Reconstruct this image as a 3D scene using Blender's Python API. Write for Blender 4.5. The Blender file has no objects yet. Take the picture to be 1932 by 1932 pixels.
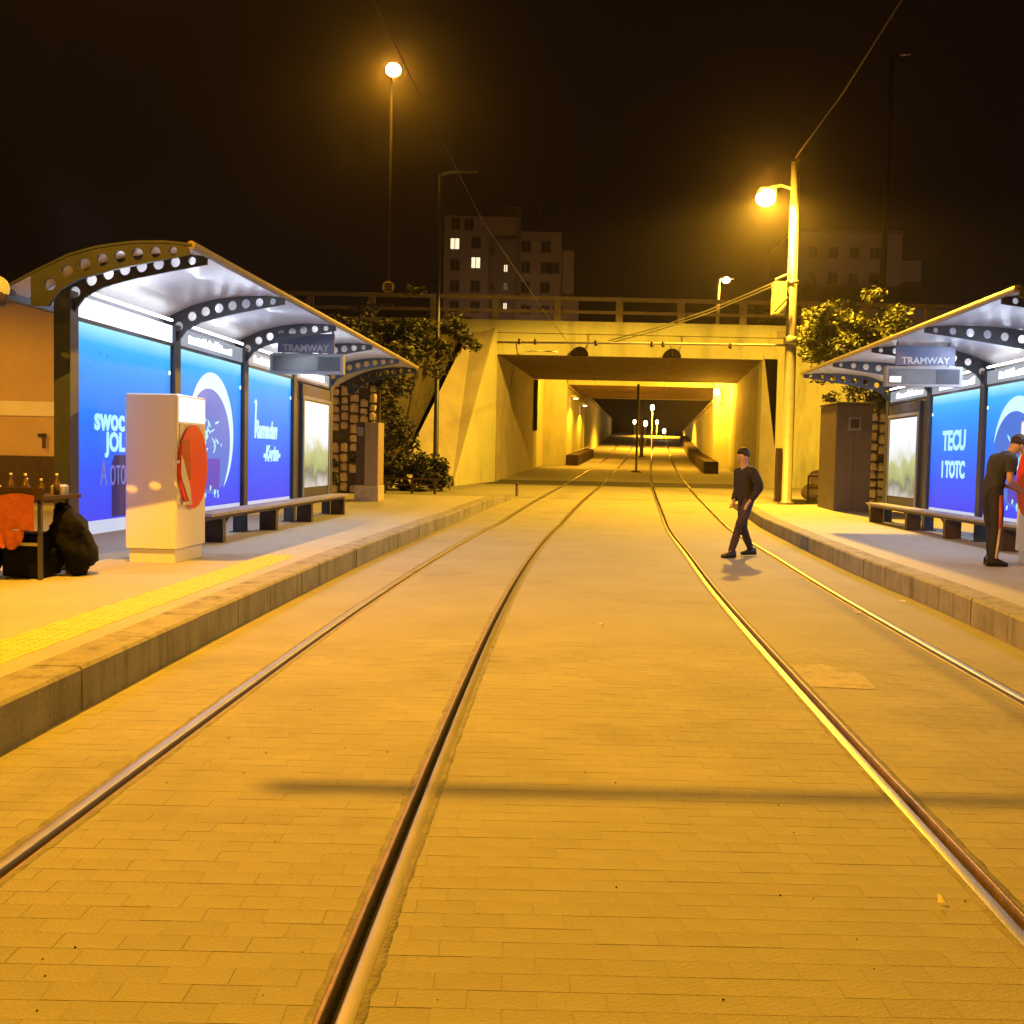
import bpy, bmesh, math, random
import numpy as np
from mathutils import Vector, Matrix, noise
random.seed(7)
SC = bpy.context.scene
COL = SC.collection
R = math.radians

# ------------------------------------------------------------------ camera, world, exposure
cam_d = bpy.data.cameras.new('camera')
cam_d.sensor_width = 36; cam_d.lens = 36; cam_d.clip_end = 2000; cam_d.clip_start = .05
cam = bpy.data.objects.new('camera', cam_d); COL.objects.link(cam)
roll, pitch = R(1.2), math.atan(103/1932)
F = Vector((0, math.cos(pitch), -math.sin(pitch))); U0 = Vector((0, math.sin(pitch), math.cos(pitch))); R0 = Vector((1, 0, 0))
Rv = math.cos(roll)*R0 + math.sin(roll)*U0; Uv = -math.sin(roll)*R0 + math.cos(roll)*U0
cam.matrix_world = Matrix(((Rv.x, Uv.x, -F.x, 0), (Rv.y, Uv.y, -F.y, 0), (Rv.z, Uv.z, -F.z, 1.55), (0, 0, 0, 1)))
SC.camera = cam
world = bpy.data.worlds.new('World'); SC.world = world; world.use_nodes = True
world.node_tree.nodes['Background'].inputs[0].default_value = (.0060, .0024, .0010, 1)
world.node_tree.nodes['Background'].inputs[1].default_value = 1.0
vs = SC.view_settings
vs.view_transform = 'Standard'; vs.look = 'None'; vs.gamma = 1; vs.use_curve_mapping = False; vs.exposure = 0
SC.cycles.use_denoising = True
SC.cycles.max_bounces = 6; SC.cycles.diffuse_bounces = 3; SC.cycles.volume_bounces = 0
SC.cycles.sample_clamp_indirect = 4
SODIUM = (1.0, .445, .018)
NEAR = (1.0, .44, .014)
COOL = (.80, .88, 1.0)

# ------------------------------------------------------------------ helpers
def node_mat(name, col, rough=.7, metal=0, var=.15, scale=4, bump=.0, bscale=40, spec=.4, emis=None, estr=0, col2=None, stain=None):
    m = bpy.data.materials.new(name); m.use_nodes = True
    nt = m.node_tree; b = nt.nodes['Principled BSDF']
    b.inputs['Roughness'].default_value = rough; b.inputs['Metallic'].default_value = metal
    b.inputs['Specular IOR Level'].default_value = spec
    tc = nt.nodes.new('ShaderNodeTexCoord'); nz = nt.nodes.new('ShaderNodeTexNoise')
    nz.inputs['Scale'].default_value = scale; nz.inputs['Detail'].default_value = 6; nz.inputs['Roughness'].default_value = .65
    nt.links.new(tc.outputs['Object'], nz.inputs['Vector'])
    rp = nt.nodes.new('ShaderNodeValToRGB'); rp.color_ramp.elements[0].position = .3; rp.color_ramp.elements[1].position = .7
    a = col; c2 = col2 or tuple(min(1, c*(1+var)) for c in col)
    a = tuple(c*(1-var) for c in col) if col2 is None else col
    rp.color_ramp.elements[0].color = (*a, 1); rp.color_ramp.elements[1].color = (*c2, 1)
    nt.links.new(nz.outputs['Fac'], rp.inputs['Fac'])
    out = rp.outputs['Color']
    if stain:
        n2 = nt.nodes.new('ShaderNodeTexNoise'); n2.inputs['Scale'].default_value = stain[0]; n2.inputs['Detail'].default_value = 8; n2.inputs['Roughness'].default_value = .7
        mp = nt.nodes.new('ShaderNodeMapping'); mp.inputs['Scale'].default_value = stain[3] if len(stain) > 3 else (1, 1, 1)
        nt.links.new(tc.outputs['Object'], mp.inputs['Vector']); nt.links.new(mp.outputs['Vector'], n2.inputs['Vector'])
        r2 = nt.nodes.new('ShaderNodeValToRGB'); r2.color_ramp.elements[0].position = stain[1]; r2.color_ramp.elements[1].position = stain[1]+.16
        mx = nt.nodes.new('ShaderNodeMix'); mx.data_type = 'RGBA'; mx.blend_type = 'MULTIPLY'
        nt.links.new(n2.outputs['Fac'], r2.inputs['Fac'])
        r2.color_ramp.elements[0].color = (1, 1, 1, 1); d = stain[2]; r2.color_ramp.elements[1].color = (d, d, d, 1)
        mx.inputs['Factor'].default_value = 1
        nt.links.new(out, mx.inputs[6]); nt.links.new(r2.outputs['Color'], mx.inputs[7]); out = mx.outputs[2]
    nt.links.new(out, b.inputs['Base Color'])
    if bump:
        n3 = nt.nodes.new('ShaderNodeTexNoise'); n3.inputs['Scale'].default_value = bscale; n3.inputs['Detail'].default_value = 5
        nt.links.new(tc.outputs['Object'], n3.inputs['Vector'])
        bp = nt.nodes.new('ShaderNodeBump'); bp.inputs['Strength'].default_value = bump; bp.inputs['Distance'].default_value = .02
        nt.links.new(n3.outputs['Fac'], bp.inputs['Height']); nt.links.new(bp.outputs['Normal'], b.inputs['Normal'])
    if emis:
        b.inputs['Emission Color'].default_value = (*emis, 1); b.inputs['Emission Strength'].default_value = estr
    return m

def emit_mat(name, col, s):
    m = bpy.data.materials.new(name); m.use_nodes = True; nt = m.node_tree; b = nt.nodes['Principled BSDF']
    b.inputs['Base Color'].default_value = (*[min(.8, c)*.08 for c in col], 1); b.inputs['Roughness'].default_value = .35
    b.inputs['Emission Color'].default_value = (*col, 1); b.inputs['Emission Strength'].default_value = s
    return m

class MB:
    def __init__(s): s.v = []; s.f = []; s.sm = []
    def add(s, vs, fs, smooth=False):
        o = len(s.v); s.v += [tuple(p) for p in vs]; s.f += [tuple(i+o for i in f) for f in fs]; s.sm += [smooth]*len(fs); return s
    def box(s, x0, x1, y0, y1, z0, z1):
        return s.add([(x0,y0,z0),(x1,y0,z0),(x1,y1,z0),(x0,y1,z0),(x0,y0,z1),(x1,y0,z1),(x1,y1,z1),(x0,y1,z1)],
                     [(0,3,2,1),(4,5,6,7),(0,1,5,4),(1,2,6,5),(2,3,7,6),(3,0,4,7)])
    def cbox(s, x0, x1, y0, y1, z0, z1, b=.01):        # box with chamfered vertical and top edges
        xs = [(x0+b,y0),(x1-b,y0),(x1,y0+b),(x1,y1-b),(x1-b,y1),(x0+b,y1),(x0,y1-b),(x0,y0+b)]
        cx, cy = (x0+x1)/2, (y0+y1)/2
        kx, ky = 1-2*b/(x1-x0), 1-2*b/(y1-y0)
        top = [(cx+(x-cx)*kx, cy+(y-cy)*ky) for x, y in xs]
        vs = [(x,y,z0) for x,y in xs]+[(x,y,z1-b) for x,y in xs]+[(x,y,z1) for x,y in top]
        fs = [tuple(range(7,-1,-1)), tuple(range(16,24))]
        for k in range(2):
            for i in range(8):
                j=(i+1)%8; fs.append((k*8+i,k*8+j,k*8+8+j,k*8+8+i))
        return s.add(vs, fs)
    def prism(s, poly, axis, a, b):                    # poly: 2D points, extruded along axis from a to b
        n = len(poly)
        def mk(p, t): return {'x':(t,p[0],p[1]),'y':(p[0],t,p[1]),'z':(p[0],p[1],t)}[axis]
        vs = [mk(p,a) for p in poly]+[mk(p,b) for p in poly]
        return s.add(vs, [tuple(range(n)), tuple(range(2*n-1,n-1,-1))]+[(i,(i+1)%n,n+(i+1)%n,n+i) for i in range(n)])
    def hexa(s, p):                                    # 8 arbitrary corners, ordered as box()
        return s.add(p, [(0,3,2,1),(4,5,6,7),(0,1,5,4),(1,2,6,5),(2,3,7,6),(3,0,4,7)])
    def tube(s, pts, r, n=8, cap=True):
        pts = [Vector(p) for p in pts]; rr = r if isinstance(r,(list,tuple)) else [r]*len(pts)
        vs = []; up = None
        for i, p in enumerate(pts):
            d = (pts[min(i+1,len(pts)-1)]-pts[max(i-1,0)]).normalized()
            if up is None: up = Vector((0,0,1)) if abs(d.z)<.9 else Vector((1,0,0))
            a = d.cross(up).normalized(); b = a.cross(d).normalized()
            vs += [p+rr[i]*(math.cos(t)*a+math.sin(t)*b) for t in [2*math.pi*k/n for k in range(n)]]
        fs = [(i*n+k,i*n+(k+1)%n,(i+1)*n+(k+1)%n,(i+1)*n+k) for i in range(len(pts)-1) for k in range(n)]
        s.add(vs, fs, True)
        if cap:
            o = len(s.v)-len(vs); s.f += [tuple(o+k for k in range(n)), tuple(o+(len(pts)-1)*n+k for k in range(n))]; s.sm += [False]*2
        return s
    def lathe(s, prof, c=(0,0,0), n=14):
        vs = [(c[0]+r*math.cos(2*math.pi*k/n), c[1]+r*math.sin(2*math.pi*k/n), c[2]+z) for r,z in prof for k in range(n)]
        fs = [(i*n+k,i*n+(k+1)%n,(i+1)*n+(k+1)%n,(i+1)*n+k) for i in range(len(prof)-1) for k in range(n)]
        return s.add(vs, fs, True)
    def ball(s, c, r, n=10, m=7, sq=(1,1,1)):
        return s.lathe_s(c, r, n, m, sq)
    def lathe_s(s, c, r, n, m, sq):
        vs = []
        for i in range(m+1):
            t = math.pi*i/m
            for k in range(n):
                a = 2*math.pi*k/n
                vs.append((c[0]+r*sq[0]*math.sin(t)*math.cos(a), c[1]+r*sq[1]*math.sin(t)*math.sin(a), c[2]-r*sq[2]*math.cos(t)))
        return s.add(vs, [(i*n+k,i*n+(k+1)%n,(i+1)*n+(k+1)%n,(i+1)*n+k) for i in range(m) for k in range(n)], True)
    def mesh(s, name):
        me = bpy.data.meshes.new(name); me.from_pydata(s.v, [], s.f); me.update()
        me.polygons.foreach_set('use_smooth', s.sm); return me
    def build(s, name, mat, parent=None, **kw):
        return link(name, s.mesh(name), mat, parent, **kw)

def link(name, me, mat, parent=None, label=None, cat=None, group=None, kind=None):
    o = bpy.data.objects.new(name, me); COL.objects.link(o)
    if mat is not None and me is not None and not me.materials: me.materials.append(mat)
    if parent: o.parent = parent
    tag(o, label, cat, group, kind); return o
def tag(o, label=None, cat=None, group=None, kind=None):
    if label: o['label'] = label
    if cat: o['category'] = cat
    if group: o['group'] = group
    if kind: o['kind'] = kind
    return o
def thing(name, label, cat, loc=(0,0,0), rz=0, group=None):
    o = bpy.data.objects.new(name, None); COL.objects.link(o); o.location = loc; o.rotation_euler = (0,0,rz)
    o.empty_display_size = .2
    return tag(o, label, cat, group)
def curve_mesh(cu):
    ob = bpy.data.objects.new('tmp', cu); COL.objects.link(ob)
    dg = bpy.context.evaluated_depsgraph_get(); dg.update()
    me = bpy.data.meshes.new_from_object(ob.evaluated_get(dg)); bpy.data.objects.remove(ob); bpy.data.curves.remove(cu)
    me.materials.clear(); return me
def text_mesh(t, size, ext=.004, shear=0, bold=0, xs=1):
    cu = bpy.data.curves.new('t', 'FONT'); cu.body = t; cu.size = size; cu.extrude = ext; cu.shear = shear; cu.offset = bold
    cu.align_x = 'CENTER'; cu.align_y = 'CENTER'; cu.resolution_u = 3; cu.space_line = .9
    me = curve_mesh(cu)
    for v in me.vertices: v.co.x *= xs
    return me
def remap(me, fn):
    for v in me.vertices: v.co = fn(v.co)
    me.update(); return me
def light(name, kind, loc, col, power, parent=None, size=.2, aim=None, spot=None, blend=.4, sx=None, sy=None):
    d = bpy.data.lights.new(name, kind); d.color = col; d.energy = power
    if kind in ('POINT','SPOT'): d.shadow_soft_size = size
    if spot: d.spot_size = R(spot); d.spot_blend = blend
    if kind == 'AREA': d.shape = 'RECTANGLE'; d.size = sx; d.size_y = sy
    o = bpy.data.objects.new(name, d); COL.objects.link(o)
    if parent: o.parent = parent
    o.location = loc
    if aim is not None: o.rotation_euler = Vector(aim).to_track_quat('-Z','Y').to_euler()
    return o

# ground rises gently towards the underpass, then climbs the far ramp
PY = [-60,24,28,37,42,55,75,110,130,400]; PZ = [0,0,.11,.4,.55,.95,1.6,3.7,5.,6.]
def zg(Y): return float(np.interp(Y, PY, PZ))
def hermite(pts):
    ys = np.array([p[1] for p in pts], float); xs = np.array([p[0] for p in pts], float)
    m = np.gradient(xs, ys)
    def f(Y):
        i = int(np.clip(np.searchsorted(ys, Y)-1, 0, len(ys)-2)); h = ys[i+1]-ys[i]; t = (Y-ys[i])/h
        return float((2*t**3-3*t**2+1)*xs[i]+(t**3-2*t**2+t)*h*m[i]+(-2*t**3+3*t**2)*xs[i+1]+(t**3-t**2)*h*m[i+1])
    return f
TRL = hermite([(-1.45,-8),(-1.27,0),(-1.12,4),(-1.01,6.5),(-.88,9),(-.54,14),(.04,20.4),(1.03,28.6),(2.62,39),(4.82,55),(7.56,75),(12.4,110)])
TRR = hermite([(1.9,-8),(2.24,0),(2.56,4.7),(2.73,7),(3.14,12),(3.68,17.4),(4.04,21.4),(4.82,28.2),(5.78,37.4),(8.2,55),(10.95,75),(15.75,110)])
KL = hermite([(-2.75,-10),(-2.63,0),(-2.56,5.1),(-2.41,8.8),(-2.03,15.3),(-1.7,19.2),(-1.47,22),(-1.05,25.7),(0,32.2)])
KR = hermite([(3.6,-10),(4.0,0),(4.36,8.6),(4.57,10.4),(4.84,13.9),(6.08,25.7),(6.7,31.5)])

M = dict(
    ground = node_mat('worn_paving', (.262,.25,.232), .82, scale=.9, var=.10, bump=.25, bscale=55, stain=(.5,.55,.74), spec=.3),
    paver = node_mat('paver_concrete', (.268,.254,.232), .8, scale=1.1, var=.14, bump=.35, bscale=70, stain=(.5,.55,.72), spec=.3),
    strip = node_mat('rail_sealant', (.20,.185,.155), .8, scale=9, var=.35, bump=.5, bscale=60),
    steel = node_mat('worn_rail_steel', (.22,.205,.20), .42, .9, scale=3, var=.15, bump=.08, bscale=90),
    rust = node_mat('rusty_steel', (.20,.13,.09), .5, .6, scale=12, var=.3, bump=.2),
    groove = node_mat('groove_dirt', (.008,.005,.004), .98, scale=20, var=.4, bump=.5),
    plat = node_mat('platform_concrete', (.33,.32,.30), .75, scale=1.5, var=.08, bump=.15, bscale=60, stain=(.6,.62,.85)),
    kerb = node_mat('kerb_concrete', (.25,.235,.21), .85, scale=3, var=.2, bump=.4, bscale=35, stain=(1.6,.50,.5,(3,3,.3))),
    yellow = node_mat('yellow_tactile', (.62,.43,.05), .7, scale=5, var=.12, bump=.3, bscale=60),
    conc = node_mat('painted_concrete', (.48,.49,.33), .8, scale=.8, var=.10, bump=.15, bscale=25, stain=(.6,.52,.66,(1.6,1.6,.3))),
    conc2 = node_mat('bare_concrete', (.36,.33,.27), .85, scale=1.2, var=.16, bump=.25, bscale=22, stain=(.5,.55,.6,(1,1,.3))),
    parapet = node_mat('dimmed_parapet', (.26,.22,.17), .85, scale=2, var=.2, bump=.3, stain=(.8,.55,.65)),  # stained, and coloured darker where less lamp light reaches it
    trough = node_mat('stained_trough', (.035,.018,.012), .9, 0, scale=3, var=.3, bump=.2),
    utility = node_mat('utility_paint', (.11,.085,.075), .55, .1, scale=3, var=.15, bump=.08),
    mast = node_mat('mast_paint', (.27,.25,.22), .5, .3, scale=4, var=.15),
    standmetal = node_mat('dull_stand_metal', (.10,.09,.085), .5, .4, var=.2),
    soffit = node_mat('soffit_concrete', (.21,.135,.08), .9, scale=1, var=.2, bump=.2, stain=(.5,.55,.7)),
    black = node_mat('black_plate', (.008,.006,.005), .9, 0, scale=6, var=.25, spec=.1),
    dark = node_mat('dark_metal', (.035,.033,.034), .45, .3, scale=6, var=.25, bump=.05),
    post = node_mat('charcoal_paint', (.045,.052,.075), .4, .2, scale=5, var=.2, bump=.04),
    galv = node_mat('galvanised_steel', (.38,.37,.35), .5, .5, scale=5, var=.15, bump=.05),
    edge = node_mat('canopy_edge_paint', (.17,.14,.12), .5, .2, var=.15),
    rib = node_mat('grey_rib_paint', (.032,.035,.048), .45, .2, scale=5, var=.15),
    roof = node_mat('canopy_underside', (.46,.47,.53), .35, 0, scale=2, var=.06, bump=.03, spec=.5),
    white = node_mat('white_enamel', (.74,.72,.68), .35, 0, scale=2.5, var=.04, bump=.03, stain=(1.2,.66,.85)),
    red = node_mat('red_enamel', (.70,.012,.022), .35, 0, scale=2, var=.06),
    red2 = node_mat('deep_red_enamel', (.36,.012,.01), .35, 0, scale=2, var=.06),
    slat = node_mat('cream_slat', (.55,.50,.42), .5, 0, var=.05),
    header = emit_mat('lit_header', (.86,.93,1.0), 1.6),
    headerdim = emit_mat('dim_header', (.55,.63,.75), .5),
    headertext = emit_mat('lit_header_text', (.92,.97,1.0), 2.2),
    headerlow = emit_mat('lit_machine_head', (1.0,.93,.84), 1.25),
    tube = emit_mat('white_tube', (.9,.95,1.0), 9),
    ptext = emit_mat('pale_cyan_print', (.42,.85,1.0), 1.05),
    ptext2 = emit_mat('violet_print', (.30,.30,.95), .55),
    pmoon = emit_mat('moon_print', (.60,.93,1.0), 1.0),
    pdisc = emit_mat('moon_disc_print', (.04,.20,.86), .8),
    pdark = emit_mat('indigo_print', (.025,.02,.30), .35),
    pindigo = emit_mat('violet_can_print', (.07,.05,.75), .7),
    pfleck = emit_mat('blue_fleck_print', (.03,.25,.75), .5),
    pwhite = emit_mat('white_print', (.66,.72,.92), .85),
    wood = node_mat('bench_board', (.30,.27,.25), .6, 0, scale=6, var=.2, bump=.15),
    brown = node_mat('brown_steel', (.07,.045,.035), .5, .2, scale=6, var=.25),
    screen = node_mat('dead_screen', (.06,.07,.10), .25, 0, var=.1, spec=.6),
    signgrey = node_mat('sign_casing', (.22,.23,.28), .45, .2, var=.1),
    signblue = node_mat('sign_plate', (.10,.12,.22), .4, 0, var=.1),
    signtext = node_mat('sign_lettering', (.42,.44,.52), .5, 0, var=.03),
    litseg = emit_mat('lit_segment', (1.0,.92,.72), 2.2),
    lamp = emit_mat('sodium_lens', (1.0,.66,.18), 60),
    lampfar = emit_mat('sodium_lens_far', (1.0,.72,.28), 30),
    globe = emit_mat('yellow_globe', (1.0,.55,.05), .8),
    wall = node_mat('ochre_render', (.50,.36,.22), .85, scale=1, var=.08, bump=.2, bscale=20, stain=(.4,.6,.8)),
    band = node_mat('pale_band', (.72,.68,.62), .7, scale=2, var=.06),
    stone = node_mat('pale_stone', (.44,.38,.29), .9, scale=5, var=.22, bump=.5, bscale=14),
    soil = node_mat('dark_soil', (.06,.05,.035), .95, scale=3, var=.4, bump=.6, bscale=9),
    bark = node_mat('bark', (.10,.07,.045), .9, scale=9, var=.3, bump=.6),
    asphalt = node_mat('asphalt', (.06,.058,.055), .85, scale=8, var=.2, bump=.3),
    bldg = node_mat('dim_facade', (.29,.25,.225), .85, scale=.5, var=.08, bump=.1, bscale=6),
    bldg2 = node_mat('darker_facade', (.20,.175,.16), .85, scale=.5, var=.08),  # darker facade tone for towers, wings, frames and roof edges
    windark = node_mat('unlit_window', (.05,.045,.045), .3, 0, var=.2, scale=2),
    winlit = emit_mat('lit_window', (1.0,.80,.52), 1.3),
    windim = emit_mat('half_lit_window', (1.0,.72,.5), .12),
    orange = node_mat('orange_cloth', (.33,.075,.038), .85, scale=7, var=.25, bump=.4, bscale=18),
    bag = node_mat('black_bag', (.005,.0045,.0045), .7, 0, scale=7, var=.3, bump=.9, bscale=14, spec=.08),
    glass = node_mat('bottle_glass', (.10,.06,.03), .15, 0, var=.3, spec=.7),
    sack = node_mat('pale_sack', (.45,.38,.28), .85, scale=6, var=.25, bump=.6, bscale=9),
    skin = node_mat('skin', (.46,.27,.19), .55, scale=9, var=.06),
    hair = node_mat('black_hair', (.02,.014,.012), .6, scale=30, var=.3, bump=.6, bscale=60),
    jacket = node_mat('dark_jacket', (.020,.013,.012), .8, scale=9, var=.3, bump=.9, bscale=9),
    jeans = node_mat('dark_trousers', (.045,.028,.03), .85, scale=9, var=.25, bump=.3, bscale=12),
    tee = node_mat('black_tshirt', (.03,.03,.034), .85, scale=9, var=.25, bump=.35, bscale=10),
    track = node_mat('black_track_pants', (.018,.017,.022), .75, scale=9, var=.25, bump=.3, bscale=12),
    stripe = node_mat('red_side_stripe', (.60,.10,.11), .7, var=.1),
    stripe2 = node_mat('white_side_stripe', (.62,.52,.48), .7, var=.1),
    shoe = node_mat('dark_shoe', (.02,.018,.018), .5, var=.2),
    sole = node_mat('pale_sole', (.4,.37,.33), .6, var=.1),
    paper = node_mat('litter_paper', (.72,.70,.66), .8, var=.05),
    patch = node_mat('pale_patch', (.34,.315,.28), .85, scale=6, var=.2, bump=.4, bscale=40, stain=(9,.5,.75)),
)
def tone_blocks(m):                                     # every paving block its own slight tone
    nt = m.node_tree; b = nt.nodes['Principled BSDF']; src = b.inputs['Base Color'].links[0].from_socket
    def mth(op, a, v=None):
        n = nt.nodes.new('ShaderNodeMath'); n.operation = op
        if hasattr(a, 'links'): nt.links.new(a, n.inputs[0])
        else: n.inputs[0].default_value = a
        if v is not None:
            if hasattr(v, 'links'): nt.links.new(v, n.inputs[1])
            else: n.inputs[1].default_value = v
        return n.outputs[0]
    g = nt.nodes.new('ShaderNodeNewGeometry'); sp = nt.nodes.new('ShaderNodeSeparateXYZ'); nt.links.new(g.outputs['Position'], sp.inputs[0])
    row = mth('FLOOR', mth('DIVIDE', mth('SUBTRACT', sp.outputs[1], 2.3), .1)); par = mth('MODULO', row, 2.0)
    col = mth('FLOOR', mth('DIVIDE', mth('SUBTRACT', sp.outputs[0], mth('MULTIPLY', par, .1)), .2))
    cb = nt.nodes.new('ShaderNodeCombineXYZ'); nt.links.new(row, cb.inputs[0]); nt.links.new(col, cb.inputs[1])
    wn = nt.nodes.new('ShaderNodeTexWhiteNoise'); wn.noise_dimensions = '2D'; nt.links.new(cb.outputs[0], wn.inputs['Vector'])
    mr = nt.nodes.new('ShaderNodeMapRange'); mr.inputs[3].default_value = .955; mr.inputs[4].default_value = 1.03; nt.links.new(wn.outputs['Value'], mr.inputs[0])
    mx = nt.nodes.new('ShaderNodeMix'); mx.data_type = 'RGBA'; mx.blend_type = 'MULTIPLY'; mx.inputs['Factor'].default_value = 1
    nt.links.new(src, mx.inputs[6]); nt.links.new(mr.outputs[0], mx.inputs[7]); nt.links.new(mx.outputs[2], b.inputs['Base Color'])
tone_blocks(M['paver'])
def poster_mat():
    m = bpy.data.materials.new('backlit_blue_print'); m.use_nodes = True; nt = m.node_tree; b = nt.nodes['Principled BSDF']
    tc = nt.nodes.new('ShaderNodeTexCoord'); sp = nt.nodes.new('ShaderNodeSeparateXYZ'); nt.links.new(tc.outputs['Generated'], sp.inputs[0])
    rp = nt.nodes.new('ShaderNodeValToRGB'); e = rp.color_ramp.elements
    e[0].position = 0; e[0].color = (.065,.06,.80,1); e[1].position = 1; e[1].color = (.40,.85,1,1)  # pale top stop: header tube light painted into the print's emission
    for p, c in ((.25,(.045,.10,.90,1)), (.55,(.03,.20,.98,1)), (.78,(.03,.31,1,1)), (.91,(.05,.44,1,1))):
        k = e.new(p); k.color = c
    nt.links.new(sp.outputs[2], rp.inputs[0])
    nz = nt.nodes.new('ShaderNodeTexNoise'); nz.inputs['Scale'].default_value = 2; mr = nt.nodes.new('ShaderNodeMapRange')
    mr.inputs[3].default_value = .9; mr.inputs[4].default_value = 1.05
    nt.links.new(tc.outputs['Object'], nz.inputs['Vector']); nt.links.new(nz.outputs['Fac'], mr.inputs[0])
    mx = nt.nodes.new('ShaderNodeMix'); mx.data_type = 'RGBA'; mx.blend_type = 'MULTIPLY'; mx.inputs['Factor'].default_value = 1
    nt.links.new(rp.outputs[0], mx.inputs[6]); nt.links.new(mr.outputs[0], mx.inputs[7])
    b.inputs['Base Color'].default_value = (.008,.02,.045,1); b.inputs['Specular IOR Level'].default_value = .04; nt.links.new(mx.outputs[2], b.inputs['Emission Color'])
    b.inputs['Emission Strength'].default_value = 1.15; b.inputs['Roughness'].default_value = .4
    return m
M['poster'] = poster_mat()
def map_mat():
    m = bpy.data.materials.new('backlit_map_print'); m.use_nodes = True; nt = m.node_tree; b = nt.nodes['Principled BSDF']
    tc = nt.nodes.new('ShaderNodeTexCoord'); sp = nt.nodes.new('ShaderNodeSeparateXYZ'); nt.links.new(tc.outputs['Generated'], sp.inputs[0])
    nz = nt.nodes.new('ShaderNodeTexNoise'); nz.inputs['Scale'].default_value = 2.2; nz.inputs['Detail'].default_value = 3; nt.links.new(tc.outputs['Object'], nz.inputs['Vector'])
    ad = nt.nodes.new('ShaderNodeMath'); ad.operation = 'MULTIPLY_ADD'; ad.inputs[1].default_value = .5; nt.links.new(nz.outputs['Fac'], ad.inputs[0]); nt.links.new(sp.outputs[2], ad.inputs[2])
    rp = nt.nodes.new('ShaderNodeValToRGB'); e = rp.color_ramp.elements
    e[0].position = .2; e[0].color = (.50,.52,.54,1); e[1].position = 1; e[1].color = (.82,.90,1,1)
    for p, c in ((.42,(.13,.17,.15,1)), (.5,(.28,.36,.16,1)), (.66,(.40,.48,.24,1)), (.78,(.66,.74,.78,1))):
        k = e.new(p); k.color = c
    nt.links.new(ad.outputs[0], rp.inputs[0]); b.inputs['Base Color'].default_value = (.06,.06,.06,1); nt.links.new(rp.outputs[0], b.inputs['Emission Color'])
    b.inputs['Emission Strength'].default_value = 1.1; b.inputs['Roughness'].default_value = .2
    return m
M['map'] = map_mat()
def leaf_mat(name, c1, c2):
    m = bpy.data.materials.new(name); m.use_nodes = True; nt = m.node_tree; b = nt.nodes['Principled BSDF']
    tc = nt.nodes.new('ShaderNodeTexCoord'); nz = nt.nodes.new('ShaderNodeTexNoise'); nz.inputs['Scale'].default_value = 2.5; nz.inputs['Detail'].default_value = 4
    nt.links.new(tc.outputs['Object'], nz.inputs['Vector']); rp = nt.nodes.new('ShaderNodeValToRGB')
    rp.color_ramp.elements[0].position = .35; rp.color_ramp.elements[1].position = .65
    rp.color_ramp.elements[0].color = (*c1,1); rp.color_ramp.elements[1].color = (*c2,1)
    nt.links.new(nz.outputs['Fac'], rp.inputs[0]); nt.links.new(rp.outputs[0], b.inputs['Base Color'])
    b.inputs['Roughness'].default_value = .5
    return m
M['leaf'] = leaf_mat('leaf_dark', (.022,.026,.009), (.06,.06,.024))
M['leafy'] = leaf_mat('leaf_fresh', (.06,.075,.02), (.13,.14,.045))

# ------------------------------------------------------------------ the setting: ground, platforms
def sheet(ys, xl, xr, zf, nx=2):
    mb = MB(); vs = []; fs = []
    for y in ys:
        a, b = xl(y), xr(y)
        for k in range(nx+1): vs.append((a+(b-a)*k/nx, y, zf(y)))
    n = nx+1
    for i in range(len(ys)-1):
        for k in range(nx): fs.append((i*n+k, i*n+k+1, (i+1)*n+k+1, (i+1)*n+k))
    return mb.add(vs, fs)
PAV0, PAV1 = 2.3, 8.6
RAILS = []                                              # (gauge line as a function of Y, side of the groove)
TRL = hermite([(-1.45,-8),(-1.27,0),(-1.12,4),(-1.01,6.5),(-.88,9),(-.54,14),(.04,20.4),(1.03,28.6),(2.55,39),(4.80,55),(7.55,75),(12.4,110)])
TRR = hermite([(1.9,-8),(2.24,0),(2.56,4.7),(2.73,7),(3.14,12),(3.68,17.4),(4.07,21.4),(4.84,28.2),(5.88,37.4),(6.93,46),(8.11,55),(10.85,75),(15.7,110)])
for tr in (TRL, TRR):
    RAILS.append((lambda Y, t=tr: t(Y)-.7175, 1)); RAILS.append((lambda Y, t=tr: t(Y)+.7175, -1))
gy = [-60,-30,-10,-6]+list(np.arange(-5,PAV0-.5,1))+[PAV0-.01,PAV0]+list(np.arange(PAV0+.5,PAV1-.1,.7))+[PAV1,PAV1+.01]+list(np.arange(9.5,111,1))+[115,130,150,200,300,400]
def build_ground():
    vs = []; fs = []; cols = 18
    for y in gy:
        yc = min(max(y,-6),110); z = zg(y)-(.0018 if PAV0 <= y <= PAV1 else 0)
        xs = [-220,-60,-20,KL(min(yc,32))-.5 if yc < 32 else RAILS[0][0](yc)-1.2]
        for i, (f, s_) in enumerate(RAILS):
            g = f(yc); xs += [g-.062, g+.062]
            if i < 3: xs.append((g+RAILS[i+1][0](yc))/2)
        xs += [RAILS[3][0](yc)+1.2, 24, 70, 220]
        for x in xs: vs.append((x,y,z))
    n = len(xs); hole = {4,7,10,13}
    for i in range(len(gy)-1):
        for k in range(n-1):
            if k in hole and -6 <= gy[i] and gy[i+1] <= 110: continue
            fs.append((i*n+k,i*n+k+1,(i+1)*n+k+1,(i+1)*n+k))
    m = MB(); m.add(vs, fs); return m.build('ground', M['ground'], kind='structure')
ground = build_ground()

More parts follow.
